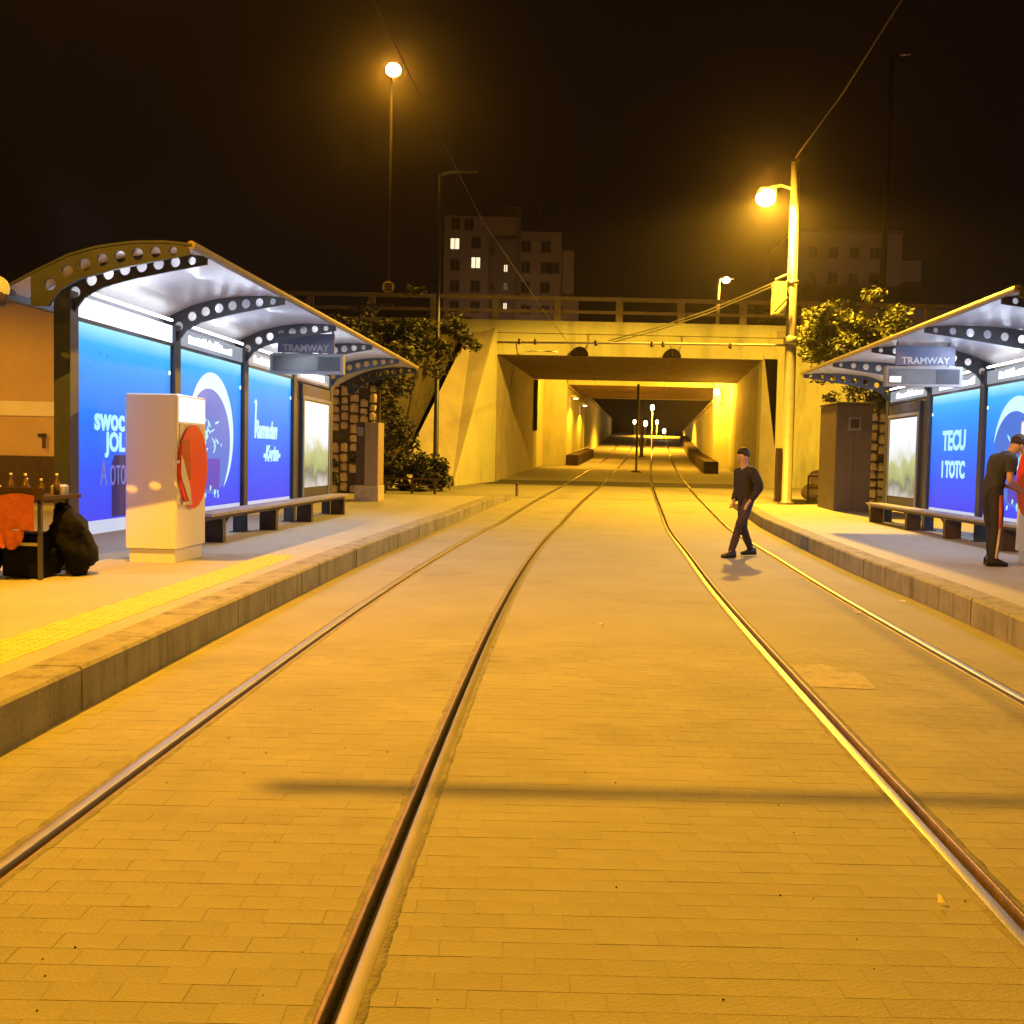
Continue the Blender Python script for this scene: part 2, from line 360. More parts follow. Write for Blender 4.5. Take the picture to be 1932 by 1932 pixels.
# block paving near the camera: rows laid across the track, cut along the rails
def bands(Y):
    out = []
    for f, s in RAILS:
        g = f(Y); out.append((g-.070, g+.073) if s > 0 else (g-.073, g+.070))
    return out
pav = []
row = 0; y = PAV0
while y < PAV1-.05:
    ph = .1 if row % 2 else 0
    x = KL(y)-.05
    x = math.floor(x/.2)*.2+ph-.2
    bs = bands(y+.05)
    while x < KR(y):
        segs = [(x+.0009, x+.1991)]
        for a, b in bs:
            ns = []
            for p, q in segs:
                if q <= a or p >= b: ns.append((p, q)); continue
                if p < a: ns.append((p, a))
                if q > b: ns.append((b, q))
            segs = ns
        lo, hi = KL(y)+.004, KR(y)-.004
        for p, q in segs:
            p = max(p, lo); q = min(q, hi)
            if q-p > .012: pav.append((p, q, y+.0009, y+.0991, random.uniform(-.0009,.0006)))
        x += .2
    y += .1; row += 1
vis = [p for p in pav if abs((p[0]+p[1])/2-.03) < .5*p[3]+.1 and p[2] > 2.6]
vis.sort(key=lambda p: p[2])
single = set(id(p) for p in vis[:300]); rest = MB(); cache = {}
for p in pav:
    if id(p) in single:
        key = (round(p[1]-p[0], 3))
        w = p[1]-p[0]
        if key not in cache: cache[key] = MB().cbox(-w/2, w/2, -.0491, .0491, -.02, 0, .0007).mesh('paver')
        o = link('paver', cache[key], M['paver'], ground); o.location = ((p[0]+p[1])/2, (p[2]+p[3])/2, p[4])
    else:
        if p[1]-p[0] > .02: rest.cbox(p[0], p[1], p[2], p[3], -.02, p[4], .0007)
        else: rest.box(p[0], p[1], p[2], p[3], -.02, p[4])
rest.build('paving_blocks', M['paver'], ground, kind='stuff')

# dark strip laid across the ground at the mouth of the underpass
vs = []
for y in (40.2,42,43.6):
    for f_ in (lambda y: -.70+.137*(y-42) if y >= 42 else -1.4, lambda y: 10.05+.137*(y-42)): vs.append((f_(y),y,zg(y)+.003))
MB().add(vs, [(0,1,3,2),(2,3,5,4)]).build('dark_strip', M['asphalt'], ground)
# pale repaired patch between the rails of the far track, litter and crumbs
MB().add([(2.10,7.05,.003),(2.55,7.0,.003),(2.62,7.5,.003),(2.42,7.86,.003),(2.16,7.8,.003)], [(0,1,2,3,4)]).build('repair_patch', M['patch'], ground)
crumbs = MB()
for _ in range(150):
    yy = 2.7+13*random.random()**1.6; xx = random.uniform(KL(yy)+.1, KR(yy)-.1); s = random.uniform(.0015,.0045)
    crumbs.ball((xx,yy,s*.5), s, 6, 4, (1,random.uniform(.6,1.4),.6))
crumbs.build('grit', M['groove'], None, kind='stuff', label='dark grit scattered over the paving between the rails', cat='grit')
for k, (x, y, sz) in enumerate([(3.62,10.6,.05),(4.42,11.5,.05),(1.55,3.55,.02),(.84,9.4,.03)]):
    mb = MB(); vs = [(x+sz*math.cos(a)*random.uniform(.6,1.2), y+sz*math.sin(a)*random.uniform(.6,1.2), .008+random.uniform(0,.03)) for a in [i*math.pi/3 for i in range(6)]]
    mb.add([(x,y,.03)]+vs, [(0,i+1,(i+1)%6+1) for i in range(6)])
    mb.build('litter_scrap', M['paper'], None, label=['crumpled white paper scrap lying against a thin far rail','small white scrap at the foot of the kerb','tiny pale scrap on the near block paving','tiny pale scrap lying mid way between the two tracks'][k], cat='litter')

def platform(name, K, side, y0, y1, far):
    ys = [y0, 0]+list(np.arange(2, y1+.01, 2))
    if ys[-1] < y1: ys.append(y1)
    h = lambda y: zg(y)+.26*min(1, max(0, (y1-y)/3.0+.12))
    mb = sheet(ys, (lambda y: far) if side < 0 else (lambda y: K(y)+.29), (lambda y: K(y)-.29) if side < 0 else (lambda y: far), h, 6)
    n = 7; e = len(ys)-1
    base = len(mb.v)
    mb.add([mb.v[e*n], mb.v[e*n+6], (mb.v[e*n+6][0], y1, -.2), (mb.v[e*n][0], y1, -.2)], [(0,1,2,3)])
    p = mb.build(name, M['plat'], kind='structure')
    y = -4.0 if side < 0 else 1.0
    while y < y1-.3:
        L = min(1.0, y1-y); a, b = y+.007, y+L-.007
        jit = random.uniform(-.006,.006); s = -side
        xa, xb = K(a)+jit, K(b)+jit; d = .30*side
        za, zb = h(a)+.003, h(b)+.003; bv = .018*side
        vs = [(xa,a,-.1),(xa,a,za-.02),(xa+bv,a,za),(xa+d,a,za),(xa+d,a,-.1),(xb,b,-.1),(xb,b,zb-.02),(xb+bv,b,zb),(xb+d,b,zb),(xb+d,b,-.1)]
        MB().add(vs, [(0,1,2,3,4),(5,6,7,8,9),(0,1,6,5),(1,2,7,6),(2,3,8,7),(3,4,9,8)]).build('kerb_stone', M['kerb'], p)
        y += 1.0
    return p, h
plat_l, HL = platform('platform_left', KL, -1, -8, 32.2, -70)
plat_r, HR = platform('platform_right', KR, 1, -8, 31.5, 80)
y = 2.0                                                  # yellow tactile paving tiles along the edge of the left platform
tile = {}
while y < 12.6:
    x = KL(y+.2)-.88
    if 'me' not in tile:
        mb = MB().cbox(-.197,.197,-.197,.197,-.02,.006,.004)
        for i in range(5):
            for j in range(5): mb.lathe([(.016,.006),(.010,.011),(0,.011)], ((i-2)*.075,(j-2)*.075,0), 6)
        tile['me'] = mb.mesh('tactile_tile')
    o = link('tactile_tile', tile['me'], M['yellow'], plat_l); o.location = (x+.197, y+.2, .26); y += .4

# ------------------------------------------------------------------ tram rails
lab = ['grooved tram rail running closest along the platform with the yellow tactile strip',
       'grooved tram rail with a deep dark groove, second from the yellow strip platform',
       'grooved tram rail with a bright polished head, beside the track where the person walks',
       'thin grooved tram rail running along the kerb of the platform where the man stands']
for (f, s), lb in zip(RAILS, lab):
    t = thing('tram_rail', lb, 'rail', (0,0,0), 0, 'grooved tram rails')
    ys0 = [-6+.5*i for i in range(0, 34)]+[11+1.0*i for i in range(1, 100)]
    ys1 = [-6+.5*i for i in range(0, 16)]+[2+.05*i for i in range(1, 180)]+[11+1.0*i for i in range(1, 100)]
    def sweep(name, prof, mat, rag=()):
        vs = []; n = len(prof); fs = []; ys = ys1 if rag else ys0
        for yy in ys:
            jg = .012*noise.noise(Vector((yy*9,prof[0][0]*50,s*3)))+.008*noise.noise(Vector((yy*31,prof[0][0]*50,s*3))) if rag and yy < 14 else 0
            dx = (f(yy+.05)-f(yy-.05))/.1; nn = math.hypot(1, dx)
            for k_, (o, z) in enumerate(prof):
                if k_ in rag: o += jg*(1 if o > 0 else -1)
                vs.append((f(yy)+o*s/nn, yy-o*s*dx/nn, zg(yy)+z))
        for i in range(len(ys)-1):
            for k in range(n-1): fs.append((i*n+k, i*n+k+1, (i+1)*n+k+1, (i+1)*n+k))
        mb = MB(); mb.add(vs, fs, True); return mb.build(name, mat, t)
    sweep('rail_head', [(-.052,.0036),(-.044,.0050),(-.026,.0060),(-.010,.0055),(-.003,.0042),(0,.0),(.002,-.05)], M['steel'])
    sweep('groove', [(-.004,-.046),(.050,-.046)], M['groove'])
    sweep('guard_lip', [(.042,-.05),(.044,.001),(.047,.003),(.060,.003),(.062,-.03)], M['rust'])
    sweep('sealant_strip', [(-.083,-.02),(-.079,.0022),(-.050,.0022)], M['strip'], (0,1))
    sweep('sealant_strip', [(.060,.0022),(.082,.0022),(.086,-.02)], M['strip'], (1,2))

# ------------------------------------------------------------------ underpass
def wl(Y): return -.76+.137*(Y-42)                       # inner faces of the cutting
def wr(Y): return 10.1+.137*(Y-42)
def wl2(Y): return 2.3+.137*(Y-55)                       # the cutting narrows behind the first bridge
def wr2(Y): return 9.2+.137*(Y-42)
# upper street level on both sides
sheet([42.6,60.3,60.9,75,110,160,300], lambda y:-200, lambda y: wl(y)-.62 if y < 60.6 else wl2(y)-.5, lambda y: 6.9, 4).build('upper_street_left', M['asphalt'], kind='structure')
sheet([42.6,55,75,110,160,300], lambda y: wr(y)+2.2, lambda y:200, lambda y: 6.9, 4).build('upper_street_right', M['asphalt'], kind='structure')
mb = MB(); vs = []
for y in (42.6,60.3,60.9,75,110,160): vs += [(wr(y)+.5 if y < 60.6 else wr2(y)+.5, y, 6.7 if y < 60.6 else 5.0), (wr(y)+2.3, y, 6.88)]
mb.add(vs, [(2*i,2*i+1,2*i+3,2*i+2) for i in range(5)]); mb.build('cutting_verge', M['soil'], kind='structure')
# vegetated banks rising from the platforms to the street
mb = MB()
bank = [(-70,31.4,4.2),(-5.9,31.4,4.2),(-4.6,31.6,3.6),(-70,42.6,6.9),(-5.5,42.6,6.9),(-2.1,42.6,6.85),(-4.4,36.6,.3),(-4.2,31.8,.3),(-70,31.4,-.2),(-5.9,31.4,-.2)]
mb.add(bank, [(0,1,4,3),(1,2,5,4),(2,6,5),(2,7,6),(8,9,1,0),(9,7,2,1)])
mb.build('bank_left', M['soil'], kind='structure')
mb = MB(); mb.add([(11.6,31.3,3.4),(80,31.3,3.4),(80,42.6,6.9),(17.2,42.6,6.9),(11.6,31.3,0),(80,31.3,0),(14.6,42.0,.4)], [(0,1,2,3),(4,5,1,0),(0,3,6,4)])
mb.build('bank_right', M['soil'], kind='structure')

def bridge(name, y0, y1, zb, zt, label, rail, wl=wl, wr=wr, abut=True):
    t = thing(name, label, 'bridge')
    dl, dr = -26, 40
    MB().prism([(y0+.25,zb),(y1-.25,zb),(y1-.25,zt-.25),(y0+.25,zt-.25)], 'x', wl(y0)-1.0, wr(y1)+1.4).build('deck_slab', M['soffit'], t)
    MB().box(dl, dr, y0+.3, y1-.3, zt-.22, zt-.1).build('road_surface', M['asphalt'], t)
    for ya, yb, nm in ((y0, y0+.28, 'fascia_beam'), (y1-.28, y1, 'fascia_beam')):
        x0, x1 = wl(ya)-.0, wr(ya)+.0
        o = MB().box(x0-.02, x1+.02, ya, yb, zb-.03, zt-.52).build(nm, M['conc'], t)
        out = ya-.07 if nm and ya == y0 else ya
        MB().box(dl if rail else x0-.8, dr if rail else x1+.8, ya-.07, yb+.07, zt-.50, zt).build('coping', M['conc'], t)
    for X, sgn in ((wl, -1), (wr, 1)) if abut else ():
        a0, a1 = X(y0), X(y1); w = .6*sgn
        MB().hexa([(a0,y0+.02,-.3),(a0+w,y0+.02,-.3),(a1+w,y1,-.3),(a1,y1,-.3),(a0,y0+.02,zb),(a0+w,y0+.02,zb),(a1+w,y1,zb),(a1,y1,zb)]).build('abutment', M['conc2'], t)
    if rail:
        xs = np.arange(dl+.4, dr, 2.52)
        off = -.84-xs[np.argmin(abs(xs+.84))]
        for x in xs:
            MB().cbox(x+off-.14, x+off+.14, y0+.0, y0+.2, zt, zt+.86, .01).build('parapet_post', M['parapet'], t)
        MB().box(dl+.3, dr-.3, y0-.01, y0+.21, zt+.86, zt+1.0).build('parapet_rail', M['parapet'], t)
        for a, b in zip(xs[:-1], xs[1:]):
            MB().box(a+off+.14, b+off-.14, y0+.05, y0+.15, zt+.34, zt+.46).build('parapet_bar', M['parapet'], t)
    return t
b1 = bridge('road_bridge', 42, 55, 5.77, 7.12, 'yellow lit concrete road bridge with open parapet over the tram tracks', True)
b2 = bridge('road_bridge', 61.5, 75, 6.0, 7.2, 'second concrete bridge behind the first, deep inside the underpass', False, wl2, lambda y: wr2(y)+1.2, False)
for y in (62.5,68,73.8): MB().box(wr2(y)+.62,wr2(y)+1.0,y-.25,y+.25,3,6.0).build('column', M['conc2'], b2)
# service details on the front of the bridge
for x, lb in ((2.6, 'dark half round wire guard on the bridge beam above the track beside the yellow strip'), (6.35, 'dark half round wire guard on the bridge beam nearer the tall lamp mast')):
    t = thing('wire_guard', lb, 'wire guard', (x,41.9,5.72), 0, 'half round wire guards on the bridge beam')
    arc = [(.36*math.cos(a), .36*math.sin(a)) for a in [math.pi*i/12 for i in range(13)]]
    MB().prism(arc, 'y', -.22, .08).build('shield', M['black'], t)
    MB().tube([(.3,-.05,.3),(.42,-.05,.62),(.40,-.05,.92)], .02, 6).build('stay', M['galv'], t)
# left wing wall and paved slope
t = thing('wing_wall', 'sloping pale concrete wing wall beside the overgrown bank', 'wall')
A_, B_, C_, D_ = (-1.75,42.25,7.0), (-.80,42.05,7.0), (-2.3,38.1,.2), (-4.35,36.2,.2)
MB().add([A_,B_,C_,D_,(A_[0],43,6.8),(B_[0],43,6.8),(C_[0],43,-.2),(D_[0],43,-.2)], [(0,1,2,3),(0,4,5,1),(3,7,4,0),(1,5,6,2)]).build('paved_slope', M['conc2'], t)
MB().add([B_,C_,(-.74,42.0,.2),(-.74,42.0,6.9),(-.74,42.4,6.9),(-.74,42.4,.2)], [(0,1,2,3),(3,2,5,4)]).build('wing_face', M['conc'], t)
MB().tube([(-1.9,41.6,6.7),(-2.55,40.6,4.6),(-3.15,39.0,2.9)], .035, 6).build('cable_conduit', M['brown'], t)
MB().tube([(-3.2,38.6,2.4),(-3.9,37.2,.7)], .035, 6).build('cable_conduit', M['brown'], t)
t = thing('wing_wall', 'flat bright yellow wing wall behind the tall lamp mast', 'wall')
MB().box(10.08,17.4,42.02,42.6,-.2,6.62).build('wall_face', M['conc'], t)
MB().box(10.6,17.6,41.9,42.62,6.64,6.9).build('wall_coping', M['conc2'], t)
MB().add([(10.08,42.02,6.3),(10.08,42.02,.2),(10.75,41.1,.2)], [(0,1,2)]).build('buttress', M['conc2'], t)
# walls of the open gap between the bridges and of the ramp beyond
def cut_wall(lb, X, sgn, y0, y1, z1, name='retaining_wall', panels=0):
    t = thing(name, lb, 'wall'); a0, a1 = X(y0), X(y1); w = .55*sgn
    n = max(1, int((y1-y0)/6)); 
    for i in range(n):
        ya = y0+(y1-y0)*i/n+.02; yb = y0+(y1-y0)*(i+1)/n-.02; xa, xb = X(ya), X(yb)
        MB().hexa([(xa,ya,-.3),(xa+w,ya,-.3),(xb+w,yb,-.3),(xb,yb,-.3),(xa,ya,z1),(xa+w,ya,z1),(xb+w,yb,z1),(xb,yb,z1)]).build('wall_panel', M['conc'], t)
    MB().hexa([(a0-.06*sgn,y0,z1+.005),(a0+w,y0,z1+.005),(a1+w,y1,z1+.005),(a1-.06*sgn,y1,z1+.005),(a0-.06*sgn,y0,z1+.2),(a0+w,y0,z1+.2),(a1+w,y1,z1+.2),(a1-.06*sgn,y1,z1+.2)]).build('coping', M['conc2'], t)
    return t
cut_wall('bright wall in the gap between the two bridges, on the wing slope side', wl, -1, 55.05, 60.3, 6.75)
cut_wall('bright wall in the gap between the two bridges, on the side of the small lamp', wr, 1, 55.05, 60.3, 6.75)
cut_wall('shaded wall carrying the second bridge on the wing slope side', wl2, -1, 60.9, 75, 5.78)
cut_wall('long dark retaining wall beyond the second bridge on the wing slope side', wl2, -1, 76.5, 125, 6.3)
cut_wall('long yellow retaining wall with low coping running up the far ramp', wr2, 1, 60.9, 128, 5.0)
t = thing('return_wall', 'bright narrow wall end stepping in behind the first bridge, next to the drain pipe', 'wall')
MB().box(wl(60.3)-.5,wl2(60.6),60.35,60.85,-.2,6.9).build('wall_face', M['conc'], t)
t = thing('return_wall', 'bright narrow wall end stepping in behind the first bridge, under the small lamp', 'wall')
MB().box(wr2(60.6),wr(60.3)+.5,60.35,60.85,-.2,6.9).build('wall_face', M['conc'], t)
# low dark cable walls beside the tracks inside the underpass
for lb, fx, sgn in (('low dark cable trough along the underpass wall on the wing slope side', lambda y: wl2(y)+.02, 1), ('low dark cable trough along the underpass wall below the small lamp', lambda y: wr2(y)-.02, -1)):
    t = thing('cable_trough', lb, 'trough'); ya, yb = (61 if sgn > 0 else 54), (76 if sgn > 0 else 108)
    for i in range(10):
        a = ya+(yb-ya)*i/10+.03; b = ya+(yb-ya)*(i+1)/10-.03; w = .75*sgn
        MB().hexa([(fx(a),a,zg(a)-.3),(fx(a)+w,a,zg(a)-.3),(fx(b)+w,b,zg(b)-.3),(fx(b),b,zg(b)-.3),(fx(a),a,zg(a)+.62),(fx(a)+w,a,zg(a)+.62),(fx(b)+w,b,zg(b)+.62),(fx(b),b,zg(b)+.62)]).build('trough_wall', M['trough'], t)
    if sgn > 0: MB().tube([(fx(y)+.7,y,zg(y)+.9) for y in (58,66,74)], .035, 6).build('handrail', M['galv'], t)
tag(MB().tube([(wl(55)+.12,54.9,5.7),(wl(55)+.12,54.9,3.0)], .11, 8).build('drain_pipe', M['dark']), 'dark vertical drain pipe at the back edge of the first bridge', 'pipe')
for k, (x, y, h, lb) in enumerate([(6.47,53.8,4.6,'slim dark post with round foot standing between the tracks under the first bridge'), (9.75,78,6.2,'thicker dark post between the tracks behind the second bridge')]):
    t = thing('track_post', lb, 'post', (x,y,zg(y)))
    MB().tube([(0,0,0),(0,0,h)], .07 if k == 0 else .14, 8).build('shaft', M['brown'], t)
    MB().lathe([(.0,.09),(.2,.09),(.3,.02),(.3,-.02)], (0,0,0), 12).build('foot', M['brown'], t)
t = thing('bollard', 'short dark bollard at the end of the yellow strip platform', 'bollard', (.15,33.6,zg(33.6)))
MB().tube([(0,0,0),(0,0,.36)], .05, 8).build('shaft', M['brown'], t); MB().ball((0,0,.38), .06, 8, 6).build('cap', M['brown'], t)

# ------------------------------------------------------------------ lamps and masts
def street_lamp(label, base, h, arm, lens_r, power, mat, rad=(.1,.06), head=True, lit=True, spot=165, group=None, disc=None, sz=.18, polemat='galv', glow=0, col=SODIUM, front=0):
    t = thing('street_lamp', label, 'street lamp', base, 0, group)
    MB().tube([(0,0,0),(0,0,h*.5),(0,0,h)], [rad[0],(rad[0]+rad[1])/2,rad[1]], 10).build('pole', M[polemat], t)
    MB().lathe([(rad[0]*1.9,0),(rad[0]*1.9,.12),(rad[0]*1.2,.2)], (0,0,0), 10).build('foot', M[polemat], t)
    ax, ay, az = arm; e = Vector((ax,ay,h+az)); d = Vector((ax,ay,0)).normalized() if (ax or ay) else Vector((1,0,0))
    p1 = e-d*.3
    if head:
        MB().tube([(0,0,h-.05),tuple(Vector((0,0,h))*.5+p1*.5+Vector((0,0,az*.3))),tuple(p1)], rad[1]*.8, 8).build('arm', M[polemat], t)
        hd = MB(); q = d.cross(Vector((0,0,1)))
        for o, w, a, b in (( -.35,.10,.02,.10),(0,.17,0,.17),(.38,.10,.02,.08)):
            c = e+d*o
            for sx, zz in ((-w,a),(w,a),(w*.7,b),(-w*.7,b)): hd.v.append(tuple(c+q*sx+Vector((0,0,zz))))
        hd.f = [(0,1,2,3),(8,9,10,11)]+[(i*4+k,i*4+(k+1)%4,(i+1)*4+(k+1)%4,(i+1)*4+k) for i in range(2) for k in range(4)]; hd.sm = [False]*len(hd.f)
        lh = hd.build('lamp_head', M[polemat], t)
        if lit: 
            MB().ball(tuple(e+Vector((0,0,-.02))), lens_r, 12, 8, (1,1,.8)).build('lens', mat, lh)
        else:
            MB().box(e.x-.12,e.x+.12,e.y-.1,e.y+.1,e.z-.03,e.z).build('lens', M['windark'], lh)
    if lit: light('lamp_light', 'SPOT', tuple(e+(Vector((0,-lens_r-.08,-.05)) if front else Vector((0,0,-lens_r-.06)))), col, power, t, size=sz, aim=(0,0,-1), spot=spot, blend=.25)
    if glow: light('lamp_glow', 'POINT', tuple(e+Vector((0,-.35,-.1))), SODIUM, glow, t, size=.3)
    return t
# lamp over the near end of the left platform, above the picture; lights the foreground
street_lamp('tall lamp post on the near part of the yellow strip platform, out of view', (-5.6,7.6,.26), 7.7, (2.3,.4,.15), .14, 7000, M['lamp'], sz=.025, col=NEAR)
# the next lamp of the row, behind the camera
street_lamp('tall lamp post farther back along the yellow strip platform, out of view', (-5.6,-8.4,.26), 8.2, (2.9,.4,.15), .14, 5600, M['lamp'], sz=.10, col=NEAR)
# mast at the end of the right platform
t = thing('lamp_mast', 'thick tall catenary mast with a glowing lamp beside the bright wing wall', 'lamp mast', (8.62,32.3,HR(31)))
MB().tube([(0,0,0),(0,0,5.0),(-.05,0,10.6)], [.19,.17,.13], 14).build('pole', M['mast'], t)
MB().lathe([(.25,0),(.25,.05),(.2,.07)], (0,0,0), 14).build('foot', M['galv'], t)
MB().cbox(-.34,-.17,-.12,.12,.05,1.75,.02).build('service_box', M['brown'], t)
MB().lathe([(.20,-.12),(.215,-.1),(.215,.1),(.20,.12)], (-.02,0,5.1), 14).build('clamp_ring', M['galv'], t)
MB().lathe([(.18,-.06),(.195,-.05),(.195,.05),(.18,.06)], (-.02,0,6.9), 14).build('clamp_ring', M['galv'], t)
MB().tube([(-.05,0,9.75),(-.5,-.1,9.85),(-.85,-.2,9.75)], .05, 8).build('lamp_arm', M['galv'], t)
lh = MB().cbox(-1.25,-.7,-.42,-.02,9.48,9.72,.05).build('lamp_head', M['galv'], t)
MB().ball((-1.0,-.24,9.42), .30, 14, 10, (1,1,.85)).build('lens', M['lamp'], lh)
light('lamp_light', 'SPOT', (-1.0,-.66,9.36), (1.0,.52,.03), 22000, t, size=.22, aim=(0,.03,-1), spot=157, blend=.12)
light('lamp_glow', 'POINT', (-1.0,-.66,9.46), SODIUM, 1500, t, size=.25)
sp = MB(); sp.tube([(-.1,0,4.95),(-4.5,0,4.92),(-9.2,0,4.86)], .035, 8); sp.build('span_beam', M['galv'], t)
for x in (-1.9,-4.0,-4.35,-6.1,-8.0,-8.5):
    MB().lathe([(.03,-.11),(.055,-.08),(.055,-.03),(.04,0),(.055,.03),(.03,.07)], (x,0,4.92), 8).build('insulator', M['brown'], t)
MB().tube([(-8.6,0,4.86),(-8.55,0,4.5),(-8.1,0,4.62),(-7.3,0,4.6)], .03, 6).build('steady_arm', M['galv'], t)
MB().box(-.62,-.24,-.2,.2,5.9,6.9).build('switch_box', M['sack'], t)
MB().tube([(-.6,-.15,6.95),(-.15,-.15,7.15)], .04, 6).build('bracket', M['galv'], t)
MB().tube([(-.2,-.25,6.4),(-.6,-.25,5.95)], .03, 6).build('bracket', M['galv'], t)
for zz in (6.88, 6.78):
    MB().tube([(-.6,0,zz),(-2.2,2.5,zz-.55),(-3.6,5,zz-.85),(-5,7.8,zz-1.0)], .02, 5).build('stay_wire', M['galv'], t)
# other lamps
street_lamp('very tall slender lamp post glowing high above the bridge parapet', (-5.75,46.5,6.9), 11.3, (.15,-.7,.2), .34, 7000, M['lamp'], rad=(.09,.05), sz=.3, polemat='black', spot=150, glow=250, front=1)
t = thing('round_sign', 'small round yellow edged sign on the slender lamp post above the parapet', 'sign', (-5.75,46.32,9.05))
MB().tube([(0,.05,0),(0,0,0)], .03, 6).build('bracket', M['galv'], t)
ring = [(.27*math.cos(a),.27*math.sin(a)) for a in [math.pi*2*i/20 for i in range(20)]]
MB().prism(ring, 'y', -.02, .0).build('disc', node_mat('sign_yellow', (.5,.42,.15), .5, var=.1), t)
for a in range(3):
    MB().box(-.16,.16,-.032,-.022,-.14+a*.12,-.08+a*.12).build('mark', M['dark'], t)
street_lamp('unlit lamp post with a flat head in front of the wing wall', (-2.75,36.4,zg(36.4)), 11.0, (.9,0,.1), .1, 0, M['lamp'], rad=(.10,.055), lit=False, polemat='post')
street_lamp('small glowing lamp post standing on the bridge beside the tall mast', (9.75,50,6.9), 3.25, (.35,0,.2), .20, 500, M['lamp'], rad=(.09,.07), sz=.2)
street_lamp('very tall dark unlit lamp post behind the leafy tree', (21.2,60,6.9), 17.9, (.7,0,.25), .1, 0, M['lamp'], rad=(.22,.12), lit=False, polemat='rust')
t = thing('wall_lamp', 'small bright lamp on the wall in the gap between the bridges', 'lamp', (wr2(60)+.35,60.15,5.55))
MB().box(-.30,.05,-.1,.1,.02,.12).build('bracket', M['galv'], t); MB().box(-.05,.05,-.05,.05,-.6,.05).build('stem', M['galv'], t); MB().ball((-.25,-.25,.05), .17, 10, 7).build('lens', M['lampfar'], t)
light('lamp_light', 'POINT', (-.6,-.9,-.1), SODIUM, 2200, t, size=.15)
t = thing('gap_fill_lamp', 'added unseen lamp behind the first bridge, brightening the walls of the gap', 'lamp', (4.6,55.2,6.2))  # unseen lamp added to brighten the wall ends in the gap
MB().cbox(-.2,.2,0,.2,-.15,.15,.03).build('housing', M['dark'], t); MB().box(-.16,.16,.205,.22,-.11,.11).build('lens', M['lampfar'], t)
light('lamp_light', 'SPOT', (0,.35,0), SODIUM, 2600, t, size=.15, aim=(0,1,-.25), spot=150, blend=.4)
for y, lb in ((63.2,'small bracket lamp on the shaded underpass wall, next to the open gap'), (71.5,'small bracket lamp on the shaded underpass wall, next to the far ramp')):
    t = thing('bracket_lamp', lb, 'lamp', (wl2(y),y,5.35), 0, 'bracket lamps on the underpass wall')
    MB().box(0,.35,-.04,.04,.0,.08).build('bracket', M['galv'], t); MB().cbox(.2,.5,-.12,.12,-.1,-.005,.02).build('housing', M['galv'], t)
    MB().box(.23,.47,-.09,.09,-.125,-.102).build('lens', M['lampfar'], t)
    light('lamp_light', 'SPOT', (.9,0,-.2), SODIUM, 1500, t, size=.15, aim=(.5,0,-1), spot=170, blend=.2)
FAR = [(12.1,90,6.15,'far lamp glowing highest over the ramp behind the underpass'), (12.05,94,4.9,'far lamp glowing just under the highest ramp lamp'), (14.1,120,6.0,'far lamp glowing on the near side of the ramp posts'),
       (16.7,120,6.0,'far lamp glowing at the wide bright spot on the ramp'), (16.1,110,4.7,'far lamp glowing low beside the ramp rail')]
for k, (x, y, z, lb) in enumerate(FAR):
    t = thing('ramp_lamp', lb, 'street lamp', (x,y,zg(y)), 0, 'lamps on the far ramp')
    MB().tube([(0,0,0),(0,0,z-zg(y)-.1)], .05, 6).build('pole', M['brown'], t)
    MB().ball((0,0,z-zg(y)), .22, 10, 7, (.8,.8,1.2)).build('lens', M['lampfar'], t)
    if k in (0,3): light('lamp_light', 'SPOT', (0,-.5,z-zg(y)-.1), SODIUM, 9000, t, size=.2, aim=(0,0,-1), spot=150, blend=.4)
street_lamp('added low lamp lighting the apartment block, unseen behind the bridge deck', (-1,97,6.9), 4.0, (.5,0,.1), .15, 0.01, M['lampfar'], lit=False)  # low unseen lamp added to light the apartment facade
light('lamp_light', 'POINT', (-.4,97,10.7), (1,.50,.26), 1300, size=.2)
street_lamp('added low lamp lighting the far block, unseen behind the bridge deck', (43,112,6.9), 4.2, (.5,0,.1), .15, 0.01, M['lampfar'], lit=False)  # second unseen lamp, added to light the far block
light('lamp_light', 'POINT', (43,112,11.2), (1,.50,.28), 2600, size=.2)
# small glowing yellow ball fixed to the back gutter end of the left shelter
t = thing('yellow_ball', 'small yellow glowing ball on the end of the shelter gutter beside the ochre building', 'lamp', (-5.16,10.25,3.12))
MB().ball((.0,0,0), .125, 14, 10).build('globe', M['globe'], t)
MB().lathe([(.0,-.13),(.11,-.12),(.135,-.06),(.14,.0)], (-.03,0,-.05), 12).build('cup', M['brown'], t)
MB().tube([(0,.1,.0),(0,.35,.0)], .03, 8).build('bracket', M['brown'], t)
street_lamp('added lamp post behind the shelter, out of view, lighting the ochre building', (-15.5,17.5,.26), 6.0, (.8,0,.1), .13, 1900, M['lamp'])  # unseen post added so that the ochre wall is lit

# span tube across the tracks behind the top of the picture; its shadow falls across the rails
t = thing('span_mast', 'catenary mast with a long thin cross tube, out of view beside the track', 'mast', (6.4,7.35,.26))
MB().tube([(0,0,0),(0,0,7.4)], [.13,.10], 12).build('pole', M['galv'], t)
MB().tube([(0,0,6.08),(-9.27,0,6.1)], .016, 8).build('cross_tube', M['galv'], t)
